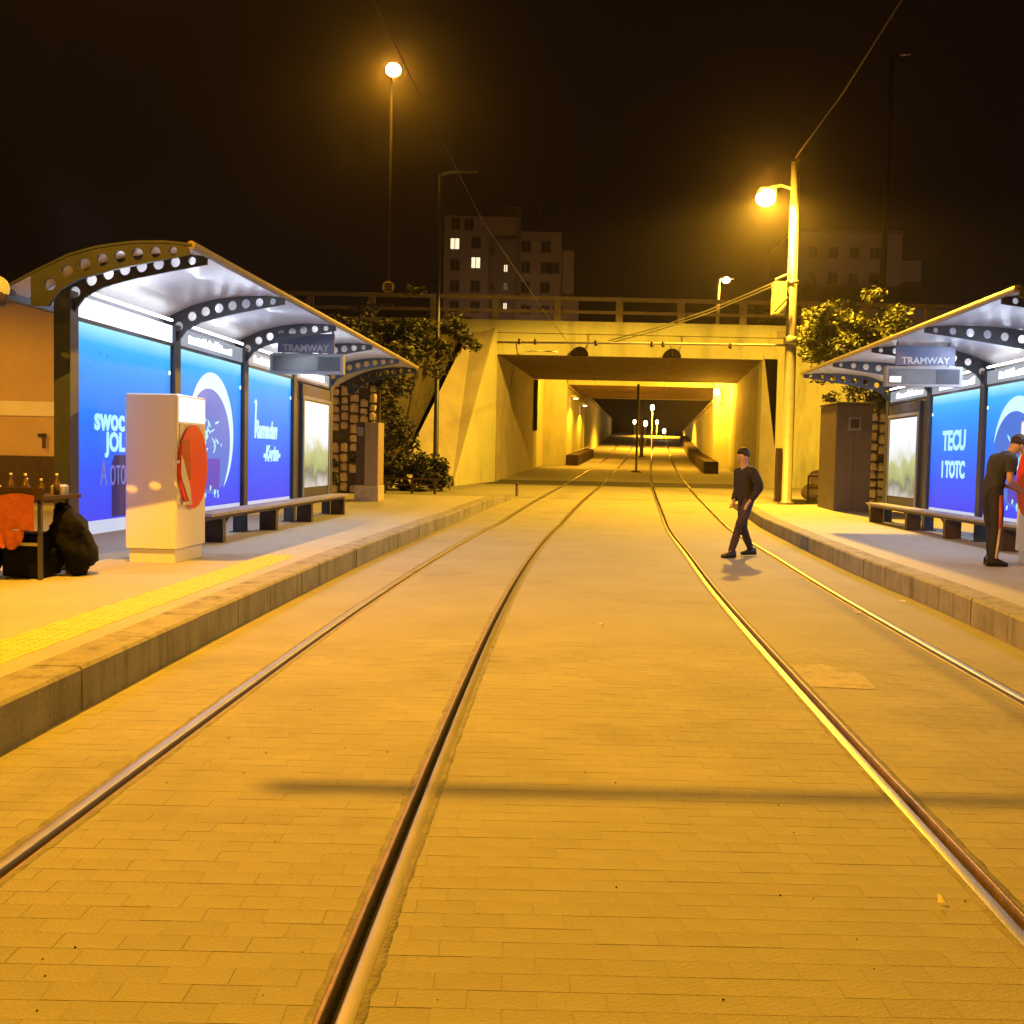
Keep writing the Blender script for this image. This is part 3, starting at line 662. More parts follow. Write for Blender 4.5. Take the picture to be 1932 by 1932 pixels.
# overhead wires
def wire(lb, pts, r=.014, name='overhead_wire'):
    tag(MB().tube(pts, r, 5).build(name, M['trough']), lb, 'wire')
wire('thin contact wire over the track beside the yellow strip, running to the bridge', [(-2.1,2,5.9),(-1.42,10,5.87),(-.65,18.7,5.8),(.9,29,5.5),(2.3,40,5.75),(2.7,42.4,5.7),(5.2,61,5.4),(7.3,76,5.6)], .008)
wire('thin contact wire over the far track, passing under the second wire guard', [(4.8,32.3,5.25),(6.1,40,5.75),(6.5,42.4,5.7),(8.7,61,5.4),(10.7,76,5.6)], .008)
wire('dark feeder wire rising from the top of the lamp mast', [(8.55,32.3,11.0),(8.0,26,10.75),(7.55,20.7,10.85),(6.4,7.4,11.5)], .022)

# ------------------------------------------------------------------ shelters
ANG = R(4.0)
POSTS = [0,2.78,5.56,8.34,11.12]
def shelter(label, s, x0, y0, ov, order, yend, ysn):
    t = thing('tram_shelter', label, 'shelter', (x0,y0,.26), -ANG, 'tram shelters on the platforms')
    def B(x0_,x1_,*a): 
        p, q = sorted((x0_*s, x1_*s)); return MB().box(p,q,*a)
    px = np.array([-.42,-.2,0,.3,.6,.9,1.2,1.4]); pz = np.array([2.86,2.98,3.08,3.22,3.30,3.345,3.35,3.32])
    px[4:] = .6+(px[4:]-.6)*(ov-.6)/(1.4-.6)
    S = lambda x: float(np.interp(x, px, pz))
    xs = list(np.linspace(-.42, ov, 15))
    # roof panels between ribs
    ry = [-.5]+POSTS+([yend] if yend > 11.5 else [])
    for a, b in zip(ry[:-1], ry[1:]):
        vs = []; n = len(xs); fs = []
        for y, dz in ((a+.012,0),(b-.012,0),(b-.012,.006),(a+.012,.006)): vs += [(x*s,y,S(x)+dz) for x in xs]
        for L in range(4):
            L2 = (L+1)%4
            for k in range(n-1): fs.append((L*n+k,L*n+k+1,L2*n+k+1,L2*n+k))
        fs += [(0,n,2*n,3*n),(n-1,2*n-1,3*n-1,4*n-1)]
        m = MB(); m.add(vs, fs, False); m.build('roof_panel', M['roof'], t)
        vs = [((x+(.012 if x > ov-.01 else 0))*s, y_, S(x)+dz) for y_, dz in ((a-.006,.009),(b-.0065,.009),(b-.0065,.034),(a-.006,.034)) for x in xs]
        m = MB(); m.add(vs, fs); m.build('roof_cover', M['rib'], t)
    for y in ry:                                         # arched ribs drilled with round holes
        cu = bpy.data.curves.new('rib','CURVE'); cu.dimensions = '2D'; cu.fill_mode = 'BOTH'; cu.extrude = .018
        top = [(x,S(x)-.004) for x in np.linspace(-.1,ov-.02,14)]
        bot = [(x,z) for x,z in zip([ov-.02,ov*.75,ov*.5,.4,.2,.08,-.1],[3.24,3.17,3.09,2.99,2.88,2.72,2.72])]
        Bz = lambda x: float(np.interp(x,[-.1,.08,.2,.4,ov*.5,ov*.75,ov],[2.72,2.72,2.88,2.99,3.09,3.17,3.24]))
        def spl(pts):
            sp_ = cu.splines.new('POLY'); sp_.points.add(len(pts)-1)
            for p_, q_ in zip(sp_.points, pts): p_.co = (q_[0],q_[1],0,1)
            sp_.use_cyclic_u = True
        spl(top+bot)
        nh = 8
        for k in range(nh):
            x = .10+(ov-.28)*k/(nh-1); c = (S(x)+Bz(x))/2; r_ = min(.062,(S(x)-Bz(x))*.32)
            spl([(x+r_*math.cos(a_), c+r_*math.sin(a_)) for a_ in [2*math.pi*i/14 for i in range(14)]])
        me = curve_mesh(cu); remap(me, lambda c: Vector((c.x*s, y+c.z, c.y)))
        link('rib', me, M['rib'], t)
    MB().tube([(ov*s,-.5,S(ov)+.02),(ov*s,yend,S(ov)+.02)], .045, 8).build('front_edge_tube', M['edge'], t)
    B(-.50,-.40,-.5,yend,2.80,2.92).build('gutter', M['rib'], t)
    for y in POSTS:
        p = B(-.09,.09,y-.09,y+.09,0,2.95).build('post', M['post'], t)
        B(-.13,.13,y-.13,y+.13,0,.012).build('base_plate', M['post'], p)
    for i, kind in enumerate(order):
        ya, yb = POSTS[i]+.10, POSTS[i+1]-.10; ym = (ya+yb)/2; W = yb-ya
        fx = .035                                        # front face of the print
        B(-.05,.07,ya,yb,2.66,2.70).build('transom', M['post'], t)
        h = B(-.04,.05,ya,yb,2.71,2.93).build('header_sign', M['header'] if (i == 0 and s > 0) else M['headerdim'], t)
        if not (i == 0 and s > 0):
            g = MB()                                     # station lettering, burnt out to pale shapes
            y = ya+.35
            rr = random.Random(i+10*s)
            while y < yb-.5:
                w_ = rr.uniform(.07,.16); hh = rr.uniform(.07,.14)
                g.box(*(sorted((.052*s,.058*s))), y, y+w_, 2.76, 2.76+hh); y += w_+.015
            g.build('lettering', M['headertext'], h)
        if kind == 'map':
            m0 = ym-.15 if False else ym
            f = B(-.06,.10,ya+.35,yb-.1,.42,2.62).build('display_case', M['post'], t)
            B(.10,.106,ya+.50,yb-.25,.62,2.30).build('map_print', M['map'], f)
            B(.10,.118,ya+.36,yb-.11,2.34,2.40).build('case_trim', M['galv'], f)
            for yy in (ya+.42, yb-.17): B(.10,.116,yy-.04,yy+.04,.44,2.34).build('case_trim', M['signgrey'], f)
            B(-.05,.05,ya,ya+.3,.3,2.62).build('side_panel', M['post'], t)
            continue
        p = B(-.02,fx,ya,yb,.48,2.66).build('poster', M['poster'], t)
        B(-.02,fx-.003,ya,yb,.33,.478).build('poster_foot', M['pwhite'], t)
        for yy in (ya,yb-.03): B(-.03,.045,yy,yy+.03,.33,2.66).build('poster_frame', M['post'], t)
        B(.045,.05,yb-.10,yb-.06,2.28,2.33).build('latch', M['headertext'], p)
        d = 1 if s > 0 else -1                           # reading direction along local y as seen from the tracks
        def flat(pts, mat, nm, dx=.003):
            return MB().add([((fx+dx)*s, ym+q[0]*d, q[1]) for q in pts], [tuple(range(len(pts)))]).build(nm, mat, p)
        def txt(tx, size, y, z, mat, nm='lettering', shear=0, bold=0, xs_=1):
            me = text_mesh(tx, size, .003, shear, bold, xs_); remap(me, lambda c: Vector(((fx+.004+c.z)*s, ym+(y+c.x)*d, z+c.y))); link(nm, me, mat, p)
        rr = random.Random(5+i)
        fl = MB()
        for _ in range(16):
            yy = rr.uniform(ya+.1,yb-.1); zz = rr.uniform(1.75,2.4); hh = rr.uniform(.03,.06)
            fl.add([((fx+.002)*s,yy+a_,zz+b_) for a_,b_ in ((-.014,0),(0,-hh*.4),(.014,0),(0,hh))], [(0,1,2,3)])
        if kind == 'can':
            fl.build('speckle', M['pfleck'], p)
            txt('swoc m', .36, -.28, 1.62, M['ptext'], bold=.012)
            txt('JOL a', .30, -.22, 1.36, M['ptext'], bold=.012)
            flat([(-.42,.50),(.62,.50),(.62,1.12),(.55,1.22),(-.35,1.22),(-.42,1.12)], M['pdark'], 'can_print', .0025)
            txt('A ото', .42, -.38, 1.0, M['ptext2'], xs_=.6)
        elif kind == 'moon':
            C = (0,1.52); n = 40
            flat([(C[0]+.86*math.cos(2*math.pi*k/n), C[1]+.86*math.sin(2*math.pi*k/n)) for k in range(n)], M['pdisc'], 'moon_disc', .0022)
            cr = []
            a0, a1 = R(-58), R(170)
            outer = [(C[0]+.92*math.cos(a0+(a1-a0)*k/n), C[1]+.92*math.sin(a0+(a1-a0)*k/n)) for k in range(n+1)]
            inner = [(C[0]-.06*0+(.92-.20*math.sin(math.pi*k/n)**.8)*math.cos(a0+(a1-a0)*k/n), C[1]+(.92-.27*math.sin(math.pi*k/n)**.8)*math.sin(a0+(a1-a0)*k/n)) for k in range(n+1)]
            m = MB(); m.add([((fx+.004)*s, ym+q[0]*d, q[1]) for q in outer+inner], [(k,k+1,n+2+k,n+1+k) for k in range(n)]); m.build('crescent', M['pmoon'], p)
            flat([(-.25,.72),(.32,.72),(.36,1.18),(-.25,1.18)], M['pindigo'], 'can_print', .0035)
            st = MB()
            for _ in range(18):                          # calligraphic strokes
                a_, b_ = rr.uniform(-.45,.42), rr.uniform(1.22,1.72); L_ = rr.uniform(.06,.20); w_ = rr.uniform(.012,.03); g_ = rr.choice((.9,1.1,-.5,2.4,.2))
                c_, s_ = math.cos(g_), math.sin(g_)
                st.add([((fx+.005)*s, ym+(a_+u*c_-v*s_)*d, b_+u*s_+v*c_) for u,v in ((0,-w_),(L_*.5,-w_*1.5),(L_,0),(L_*.5,w_*.6),(0,w_*.3))], [(0,1,2,3,4)])
            for _ in range(10):
                a_, b_ = rr.uniform(-.3,.38), rr.uniform(.60,.75); w_ = rr.uniform(.015,.035)
                st.add([((fx+.005)*s, ym+(a_+u)*d, b_+v) for u,v in ((-w_,-w_),(w_,-w_*.4),(w_*1.4,w_),(-w_*.4,w_*1.6))], [(0,1,2,3)])
            st.build('calligraphy', M['ptext'], p)
        elif kind == 'script':
            txt('Ramadan', .40, -.22, 1.66, M['ptext'], shear=.35, bold=.018, xs_=.85)
            txt('-Karim-', .36, .12, 1.26, M['ptext'], shear=.35, bold=.018, xs_=.85)
            L_ = [(-.84,1.60),(-.77,1.60),(-.70,2.12),(-.76,2.18),(-.86,2.12),(-.80,2.08)]
            flat(L_, M['ptext'], 'swash', .0045)
        elif kind == 'block':
            txt('TECU', .50, 0, 1.76, M['ptext'], bold=.02, xs_=.95)
            txt('I TOTC', .42, 0, 1.22, M['ptext'], bold=.02, xs_=.88)
    # bench along the panels
    bp = MB()
    for k, xx in enumerate((.14,.27,.40)):
        B(xx,xx+.115,2.9,11.0,.40,.44).build('bench_board', M['wood'], t)
    for yy in (3.6,6.1,8.3,10.9):
        B(.16,.44,yy-.06,yy+.06,0,.335).build('bench_leg', M['brown'], t)
        MB().tube([(.3*s,yy+.05,.1),(.3*s,yy+.62,.36)], .025, 6).build('bench_brace', M['brown'], t)
    B(.18,.42,2.95,10.95,.34,.397).build('bench_beam', M['brown'], t)
    # tube lamps in the canopy
    for i in range(4):
        ym = (POSTS[i]+POSTS[i+1])/2
        MB().tube([(.10*s,ym-1.15,2.985),(.10*s,ym+1.15,2.985)], .018, 8).build('tube_lamp', M['tube'], t)
        light('canopy_light', 'AREA', (.20*s,ym,2.95), COOL, 78 if i < 3 else 60, t, aim=(.55*s,0,-1), sx=.08, sy=2.3)
        light('canopy_uplight', 'AREA', (.16*s,ym-(.45 if i == 0 else 0),2.99), COOL, 32 if i == 0 else 14, t, aim=(.8*s,0,.5), sx=.06, sy=3.2 if i == 0 else 2.2)
    # hanging destination display under the front of the canopy
    xa, xb = ov-1.27, ov-.04
    d_ = B(xa,xb,ysn,ysn+.16,2.60,2.93).build('display_sign', M['signgrey'], t)
    B(xa+.05,xb-.05,ysn-.008,ysn-.001,2.645,2.885).build('screen', M['screen'], d_)
    B(xa+.05 if s < 0 else xb-.42,xa+.42 if s < 0 else xb-.07,ysn-.012,ysn-.0085,2.655,2.875).build('screen_module', M['post'], d_)
    if s < 0: B(xb-.24,xb-.06,ysn-.014,ysn-.0085,2.665,2.76).build('lit_segment', M['litseg'], d_)
    p_ = B(xa+.12,xb-.16,ysn+.03,ysn+.07,2.95,3.26).build('name_plate', M['signblue'], t)
    me = text_mesh('TRAMWAY', .155, .003, 0, .003); xm = (xa+xb)/2-.02
    remap(me, lambda c: Vector((xm*s+c.x, ysn+.026-c.z, 3.02+c.y))); link('lettering', me, M['signtext'], p_)
    for xx in (xa+.2, xb-.2): MB().tube([(xx*s,ysn+.1,2.9),(xx*s,ysn+.1,S(xx))], .02, 6).build('hanger', M['signgrey'], t)
    return t
shelter('arched glass tram shelter with lit blue posters beside the yellow tactile strip', 1, -4.77, 10.95, 1.55, ['can','moon','script','map'], 13.35, 6.15)
shelter('arched tram shelter with lit blue posters behind the standing man', -1, 7.76, 12.2, 2.0, ['script','moon','block','map'], 11.14, 4.7)

# ------------------------------------------------------------------ ticket machines
def machine(label, s, x, y):
    t = thing('ticket_machine', label, 'ticket machine', (x,y,.26), -ANG, 'white and red ticket machines')
    def B(a,b,*r): 
        p, q = sorted((a*s,b*s)); return MB().cbox(p,q,*r)
    B(.03,.57,.03,.87,0,.16,.01).build('plinth', M['white'], t)
    c = B(0,.6,0,.9,.165,1.93,.015).build('cabinet', M['white'], t)
    B(.588,.612,.06,.84,1.62,1.90,.005).build('head_panel', M['headerlow'], c)
    for k in range(5): B(.592,.608,.075+k*.153,.075+k*.153+.145,.75,1.60,.004).build('slat', M['slat'], c)
    n = 40; ring = [(.45+.435*math.cos(2*math.pi*k/n), 1.10+.49*math.sin(2*math.pi*k/n)) for k in range(n)]
    a, b = sorted((.612*s,.630*s)); dsc = MB().prism(ring, 'x', a, b).build('red_disc', M['red'], t)
    a, b = sorted((.631*s,.636*s))
    MB().prism([(.06,1.40),(.30,1.44),(.34,.95),(.05,.95)][::1], 'x', a, b).build('screen_recess', M['red2'], dsc)
    MB().prism([(.05,1.24),(.10,1.2),(.32,.86),(.36,.70),(.30,.68),(.05,1.0)], 'x', a+.003*s, b+.003*s).build('card_slot', M['slat'], dsc)
    MB().prism([(.12,.70),(.38,.70),(.38,.66),(.12,.66)], 'x', a+.003*s, b+.003*s).build('coin_tray', M['slat'], dsc)
    MB().ball((.615*s,.0,1.16), .022, 8, 6).build('lock', M['white'], c)
    return t
machine('white ticket machine with red disc in front of the moon and script posters', 1, -4.42, 11.68)
machine('white ticket machine with red disc being used by the man in black', -1, 7.46, 13.1)

# ------------------------------------------------------------------ cabinets at the platform ends
t = thing('information_totem', 'narrow dark totem with pale side and foot before the stone wall', 'totem', (-3.86,26.6,HL(26.6)), -ANG)
MB().cbox(-.22,.0,-.0,.75,.42,2.05,.01).build('dark_face', M['brown'], t)
MB().cbox(.003,.36,.0,.75,.42,2.05,.01).build('pale_side', node_mat('totem_tan', (.30,.24,.17), .7), t)
MB().cbox(-.25,.38,-.03,.78,0,.415,.012).build('foot', M['sack'], t)
MB().box(-.19,-.03,-.012,-.001,1.70,1.92).build('notice', M['signgrey'], t)
t = thing('utility_cabinet', 'tall dark utility cabinet with a small square plate under the leafy tree', 'cabinet', (8.35,26.6,HR(26.6)), -R(2))
MB().cbox(0,.92,0,1.6,.0,2.78,.02).build('body', M['utility'], t)
MB().box(.02,.45,-.02,-.001,.08,2.70).build('door', M['utility'], t); MB().box(.465,.90,-.02,-.001,.08,2.70).build('door', M['utility'], t)
MB().box(.30,.62,-.03,-.021,2.10,2.44).build('plate', M['signgrey'], t); MB().box(.35,.57,-.036,-.031,2.15,2.39).build('plate_inset', M['brown'], t)
MB().cbox(-.03,.95,-.03,1.63,2.785,2.83,.01).build('lid', M['utility'], t)

# ------------------------------------------------------------------ walls and buildings around
t = thing('low_building', 'low ochre building with a pale band behind the shelter with the yellow strip', 'building')
MB().box(-40,-8.0,24.0,30,0,4.9).build('wall', M['wall'], t)
MB().box(-40,-7.98,23.96,23.995,2.28,2.62).build('pale_band', M['band'], t)
MB().box(-40,-7.97,23.94,23.993,0,1.35).build('plinth', M['brown'], t)
MB().box(-40.2,-7.8,23.7,30.2,4.91,5.15).build('roof_slab', M['brown'], t)
t = thing('wall_tap', 'small dark tap fitting on the ochre wall under the pale band', 'fitting', (-10.95,23.95,1.72))
MB().box(-.03,.03,-.05,-.005,-.18,.16).build('stem', M['brown'], t); MB().box(-.13,.06,-.055,-.01,.08,.15).build('handle', M['dark'], t)

def stone_wall(label, x0, x1, y, z0, z1, cw, rh, zf, skip):
    t = thing('stone_wall', label, 'wall')
    MB().box(x0-.1,x1+.1,y+.06,y+.5,-.2,z1).build('backing', M['soil'], t)
    c = 0; x = x0
    while x < x1-.1:
        w = cw*random.uniform(.85,1.1); z = z0+random.uniform(-.1,.1)
        while z < zf(x)-.05:
            h = rh*random.uniform(.75,1.2)
            if random.random() > skip:
                pts = []
                m = MB().cbox(x+.035,x+w-.035,y-.05+random.uniform(-.04,.03),y+.1,z+.03,z+h-.03,.045)
                m.v = [(vx+random.uniform(-.022,.022),vy+random.uniform(-.03,.01),vz+random.uniform(-.022,.022)) for vx,vy,vz in m.v]
                m.build('stone', M['stone'], t)
            z += h
        x += w
    return t
stone_wall('rough wall of pale stacked stones behind the narrow dark totem', -6.2,-4.2,31.3,.45,4.3,.30,.30, lambda x: 4.25 if x < -5 else 4.25-(x+5)*1.2, .12)
stone_wall('rough wall of pale stacked stones behind the tall dark cabinet', 10.3,14.2,30.6,.25,3.0,.30,.30, lambda x: 2.9, .1)

def windows(t, y, cells, mats, w, h):
    for (x, z), mt in zip(cells, mats):
        f = MB().box(x-w/2-.1,x+w/2+.1,y-.06,y-.002,z-h/2-.1,z+h/2+.1).build('window', M['bldg2'], t)
        MB().box(x-w/2,x-.04,y-.09,y-.061,z-h/2,z+h/2).build('pane', mt, f); MB().box(x+.04,x+w/2,y-.09,y-.061,z-h/2,z+h/2).build('pane', mt, f)
t = thing('apartment_block', 'dim stepped apartment block with a few lit windows above the bridge', 'building')
MB().box(-7.8,-.2,110,122,6,27.0).build('wall', M['bldg'], t)
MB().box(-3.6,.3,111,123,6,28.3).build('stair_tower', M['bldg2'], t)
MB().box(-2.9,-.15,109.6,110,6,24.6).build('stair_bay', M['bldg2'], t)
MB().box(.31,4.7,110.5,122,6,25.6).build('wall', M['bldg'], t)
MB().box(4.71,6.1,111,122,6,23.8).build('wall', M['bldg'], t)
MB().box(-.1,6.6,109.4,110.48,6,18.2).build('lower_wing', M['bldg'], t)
MB().box(2.6,2.75,112,112.2,25.6,30.3).build('aerial_mast', M['brown'], t)
L, D_m, H_m = M['winlit'], M['windark'], M['windim']
windows(t, 110, [(-6.65,24.05),(-4.4,22.1),(-6.6,21.8),(-4.4,24.2),(-6.6,19.6),(-4.4,19.6),(-6.6,17.4),(-4.4,17.4),(-6.6,26.1),(-5.2,26.1)], [L,L,D_m,D_m,D_m,D_m,D_m,D_m,D_m,D_m], .9, 1.1)
windows(t, 109.6, [(-1.2,21.5),(-1.2,19.6),(-1.2,17.5),(-2.6,23.3),(-2.6,19.6),(-2.6,17.5)], [L,H_m,L,D_m,D_m,D_m], .34, .7)
windows(t, 110.5, [(.9,24),(3.0,24),(.9,21.8),(3.0,21.8),(4.0,21.8),(.9,19.7),(3.0,19.7)], [D_m]*7, .9, 1.1)
windows(t, 109.4, [(1.0,17.2),(3.0,17.2),(4.4,17.2)], [D_m]*3, .9, .8)
t = thing('far_block', 'dim flat roofed block standing behind the lamp mast and the leafy tree', 'building')
MB().box(34.5,48.2,130,142,6,30.5).build('wall', M['bldg'], t); MB().box(48.21,51.1,131,142,6,27.4).build('annexe', M['bldg'], t)
MB().box(34.2,48.5,129.8,142.2,30.51,30.9).build('roof_edge', M['bldg2'], t)
MB().box(36,80,125,129,6,20.5).build('lower_wing', M['bldg2'], t)
windows(t, 130, [(37+2.6*i, 28-3.2*j) for i in range(4) for j in range(2)], [D_m]*8, 1.1, 1.3)

# ------------------------------------------------------------------ trees and shrubs
def crown(name, blobs, leaf, mat, parent, seed):
    rr = random.Random(seed); vs = []; fs = []
    for (c, r, n) in blobs:
        subs = [(Vector((rr.gauss(0,.45),rr.gauss(0,.45),rr.gauss(0,.45))), rr.uniform(.22,.42)) for _ in range(max(5, n//110))]
        for _ in range(n):
            o, q = rr.choice(subs)
            d = Vector((rr.gauss(0,1),rr.gauss(0,1),rr.gauss(0,1))).normalized()*q*rr.random()**.4
            p = Vector(((o.x+d.x)*r[0],(o.y+d.y)*r[1],(o.z+d.z)*r[2]))+Vector(c)
            u = Vector((rr.gauss(0,1),rr.gauss(0,1),rr.gauss(0,.5))).normalized(); w = u.cross(Vector((rr.gauss(0,1),rr.gauss(0,1),rr.gauss(0,1)))).normalized()
            s = leaf*rr.uniform(.6,1.35); k = len(vs); m = u.cross(w)*s*.12
            vs += [p-u*s, p+w*s*.45+m, p+u*s, p-w*s*.45+m]; fs.append((k,k+1,k+2,k+3))
    mb = MB(); mb.add(vs, fs); return mb.build(name, mat, parent)
def branches(base, tips, r, parent, mat='bark'):
    mb = MB(); b = Vector(base)
    for tp in tips:
        tp = Vector(tp); m = (b+tp)/2+Vector((random.uniform(-.15,.15),random.uniform(-.15,.15),.1))
        mb.tube([b, m, tp], [r, r*.6, r*.2], 6)
    return mb.build('branch', M[mat], parent)
t = thing('leafy_tree', 'leafy tree lit yellow green beside the tall lamp mast', 'tree')
MB().tube([(11.3,34.2,.3),(11.2,34.1,2.2),(11.1,34,4.4)], [.17,.13,.09], 8).build('trunk', M['bark'], t)
branches((11.1,34,4.2), [(10.0,33.6,5.4),(11.6,33.8,6.3),(12.4,34.4,5.6),(10.7,34,6.5),(9.8,33,4.4)], .07, t)
crown('crown', [((11.1,34,6.0),(1.5,1.1,.9),3600),((10.3,33.6,5.7),(1.2,1,.9),3000),((12.3,34.2,5.8),(1.2,1,.95),2800),((11.1,33.8,5.0),(1.6,1,.7),2800)], .095, M['leafy'], t, 3)
t = thing('leafy_shrub', 'leafy shrub spilling over the stone wall behind the tall dark cabinet', 'shrub')
branches((11.4,30.9,2.6), [(10.2,30.3,3.5),(11.4,30.3,3.9),(12.6,30.4,3.4)], .04, t)
crown('crown', [((10.4,30.3,3.55),(1.0,.6,.55),1600),((11.8,30.3,3.4),(1.2,.6,.6),1600),((12.9,30.2,2.0),(.9,.4,1.2),1400)], .085, M['leaf'], t, 5)
t = thing('bank_tree', 'dark spreading shrub tree on the bank beside the wing wall', 'tree')
MB().tube([(-4.6,37.5,3.0),(-4.2,37,4.6)], [.12,.08], 7).build('trunk', M['bark'], t)
branches((-4.2,37,4.4), [(-2.2,36.2,5.6),(-5.8,36.5,5.7),(-3.4,36.8,6.3),(-2.4,35.8,4.8)], .05, t)
crown('crown', [((-4.4,36,5.8),(1.7,1.0,.9),2600),((-2.9,36.4,5.8),(1.3,.9,.7),1500),((-5.9,35.5,5.5),(1.5,.9,.9),2200),((-4.0,35,4.6),(1.3,.8,.9),1500),((-2.1,37.2,6.1),(.9,.6,.5),800),((-7.6,35.5,5.3),(1.5,.9,.9),2000)], .095, M['leaf'], t, 8)
t = thing('ivy_shrub', 'dark ivy hanging over the stone wall and down the bank', 'shrub')
branches((-4.6,31.5,3.4), [(-4.0,31,2.0),(-5.4,31,4.3),(-3.7,31.8,3.2)], .03, t)
crown('crown', [((-4.2,31.6,3.5),(1.0,.5,1.1),1700),((-5.4,31.1,4.4),(1.3,.5,.7),1200),((-3.8,32.5,2.3),(.8,.9,1.3),1300),((-6.8,31,4.0),(1.2,.4,.9),900),((-5.6,31.0,1.1),(.9,.25,.5),600)], .085, M['leaf'], t, 9)
t = thing('low_shrub', 'low dark shrub thicket behind the barrier at the foot of the wing wall', 'shrub')
branches((-3.4,35,.4), [(-4.1,34.7,1.4),(-2.6,34.8,1.3),(-3.4,34.6,1.6)], .03, t)
crown('crown', [((-3.9,35,1.0),(.9,.6,.8),2600),((-2.8,35.2,.95),(.8,.6,.75),2300),((-4.9,34,1.0),(.8,.6,.8),1500)], .085, M['leaf'], t, 11)
t = thing('bridge_shrub', 'pale lit shrub behind the parapet next to the small bridge lamp', 'shrub')
branches((11.6,46,6.9), [(11,45.8,8.2),(12.2,45.8,8.4)], .04, t)
crown('crown', [((11.0,45.5,8.0),(.9,.5,.8),500),((12.6,45.5,8.1),(1.0,.5,.8),500)], .13, M['leafy'], t, 13)
t = thing('verge_shrub', 'dark shrub behind the parapet near the round sign', 'shrub')
branches((-5,43.8,6.9), [(-6.2,43.6,7.5),(-4,43.6,7.4)], .03, t)
crown('crown', [((-6.2,43.6,7.35),(1.6,.4,.45),500),((-3.6,43.6,7.2),(1.6,.4,.4),450)], .12, M['leaf'], t, 14)
# low barrier in front of the thicket
t = thing('low_barrier', 'low dark metal barrier on short feet before the shrub thicket', 'barrier', (-3.3,33.6,zg(33.6)))
for x in (-.9,0,.75): MB().box(x-.04,x+.04,-.04,.04,0,.5).build('post', M['brown'], t)
for z in (.46,.26): MB().box(-1.1,.95,-.02,.02,z,z+.06).build('bar', M['brown'], t)
# sacks and crate frame at the end of the right platform
t = thing('crate_frame', 'dark metal crate frame holding sacks beside the lamp mast foot', 'crate', (9.5,33.2,.3))
for x in (0,.55,1.1): MB().box(x-.025,x+.025,-.3,-.25,0,.85).build('upright', M['brown'], t)
for z in (.05,.45,.82): MB().box(-.02,1.12,-.31,-.26,z,z+.05).build('crossbar', M['brown'], t)
for k, (x, z, s, lb) in enumerate([(9.75,.62,.3,'pale lumpy sack lying lowest in the crate frame by the mast'),(10.25,.60,.28,'pale lumpy sack beside the stone wall end of the crate frame'),(9.95,1.08,.27,'pale lumpy sack on top of the crate frame pile')]):
    mb = MB().ball((x,33.4,z), s, 12, 9, (1.1,.9,.95)); mb.v = [tuple(Vector(v)+.05*Vector(noise.noise_vector(Vector(v)*3.1))) for v in mb.v]
    mb.build('sack', M['sack'], None, label=lb, cat='sack')

# ------------------------------------------------------------------ vendor's stand at the near end of the shelter
t = thing('vendor_stand', 'small vendor stand with a metal frame and tray beside the shelter post', 'stand', (-4.70,10.1,.26), -R(6))
for x, y in ((-.33,-.15),(.13,-.15),(-.33,.35),(.13,.35)): MB().box(x-.018,x+.018,y-.018,y+.018,0,.78).build('leg', M['standmetal'], t)
MB().box(-.34,.14,-.165,-.135,.33,.36).build('crossbar', M['galv'], t); MB().box(-.34,.14,.335,.365,.33,.36).build('crossbar', M['galv'], t)
MB().box(-.42,.22,-.25,.45,.785,.82).build('tray', M['trough'], t); MB().box(-.42,.22,-.26,-.245,.785,.90).build('tray_edge', M['trough'], t)
MB().cbox(-.30,.10,-.12,.3,.02,.44,.03).build('lower_box', M['bag'], t)
cl = MB()
def cloth_part(rows, n=11):
    o = len(cl.v)
    for (half, z, k) in rows:
        for i in range(n):
            u = i/(n-1)
            cl.v.append((-.10+(u-.5)*2*half+.01*noise.noise(Vector((z*7,u*3,k))), -.285-.03*abs(math.sin(u*8+z*3))*(.83-z)*1.6-.012*noise.noise(Vector((u*6,z*9,2))), z-.012*math.sin(u*7+k)))
    for j in range(len(rows)-1):
        for i in range(n-1): cl.f.append((o+j*n+i,o+j*n+i+1,o+(j+1)*n+i+1,o+(j+1)*n+i)); cl.sm.append(True)
cloth_part([(.255,.835,0),(.25,.77,0),(.245,.68,0),(.25,.58,0),(.24,.49,0)])
cloth_part([(.15,.50,3),(.145,.43,3),(.12,.36,3),(.07,.31,3)])
tag(cl.build('orange_cloth', M['orange']), 'orange cloth draped over the front of the vendor stand', 'cloth')
o = bpy.data.objects['orange_cloth']; o.location = (-4.70,10.1,.26); o.rotation_euler = (0,0,-R(6))
for k in range(6):
    x = -5.06+.10*k; y = 10.0+.12*(k%3); h = .14+.05*(k%2)
    b = thing('bottle', ['squat bottle at the left end of the crowded vendor tray','tall bottle among the goods on the vendor tray','squat bottle in the middle of the vendor tray','tall bottle just behind the orange cloth edge','squat bottle near the shelter post on the tray','tall bottle at the tray corner next to the shelter post'][k] if k else 'squat bottle at the tray corner away from the shelter post', 'bottle', (x,y,1.08), 0, 'bottles on the vendor tray')
    MB().lathe([(0,0),(.032,0),(.034,h*.6),(.013,h*.8),(.013,h)], (0,0,0), 10).build('body', M['glass'], b); MB().lathe([(.016,h),(.016,h+.025),(0,h+.025)], (0,0,0), 8).build('cap', M['galv'], b)
tag(MB().cbox(-5.12,-4.98,9.87,9.99,1.081,1.19,.02).build('snack_box', M['white']), 'white snack box on the outer end of the vendor tray', 'box')
tag(MB().cbox(-4.66,-4.54,10.3,10.5,1.081,1.18,.02).build('snack_box', M['galv']), 'grey snack box on the tray end nearest the shelter post', 'box')
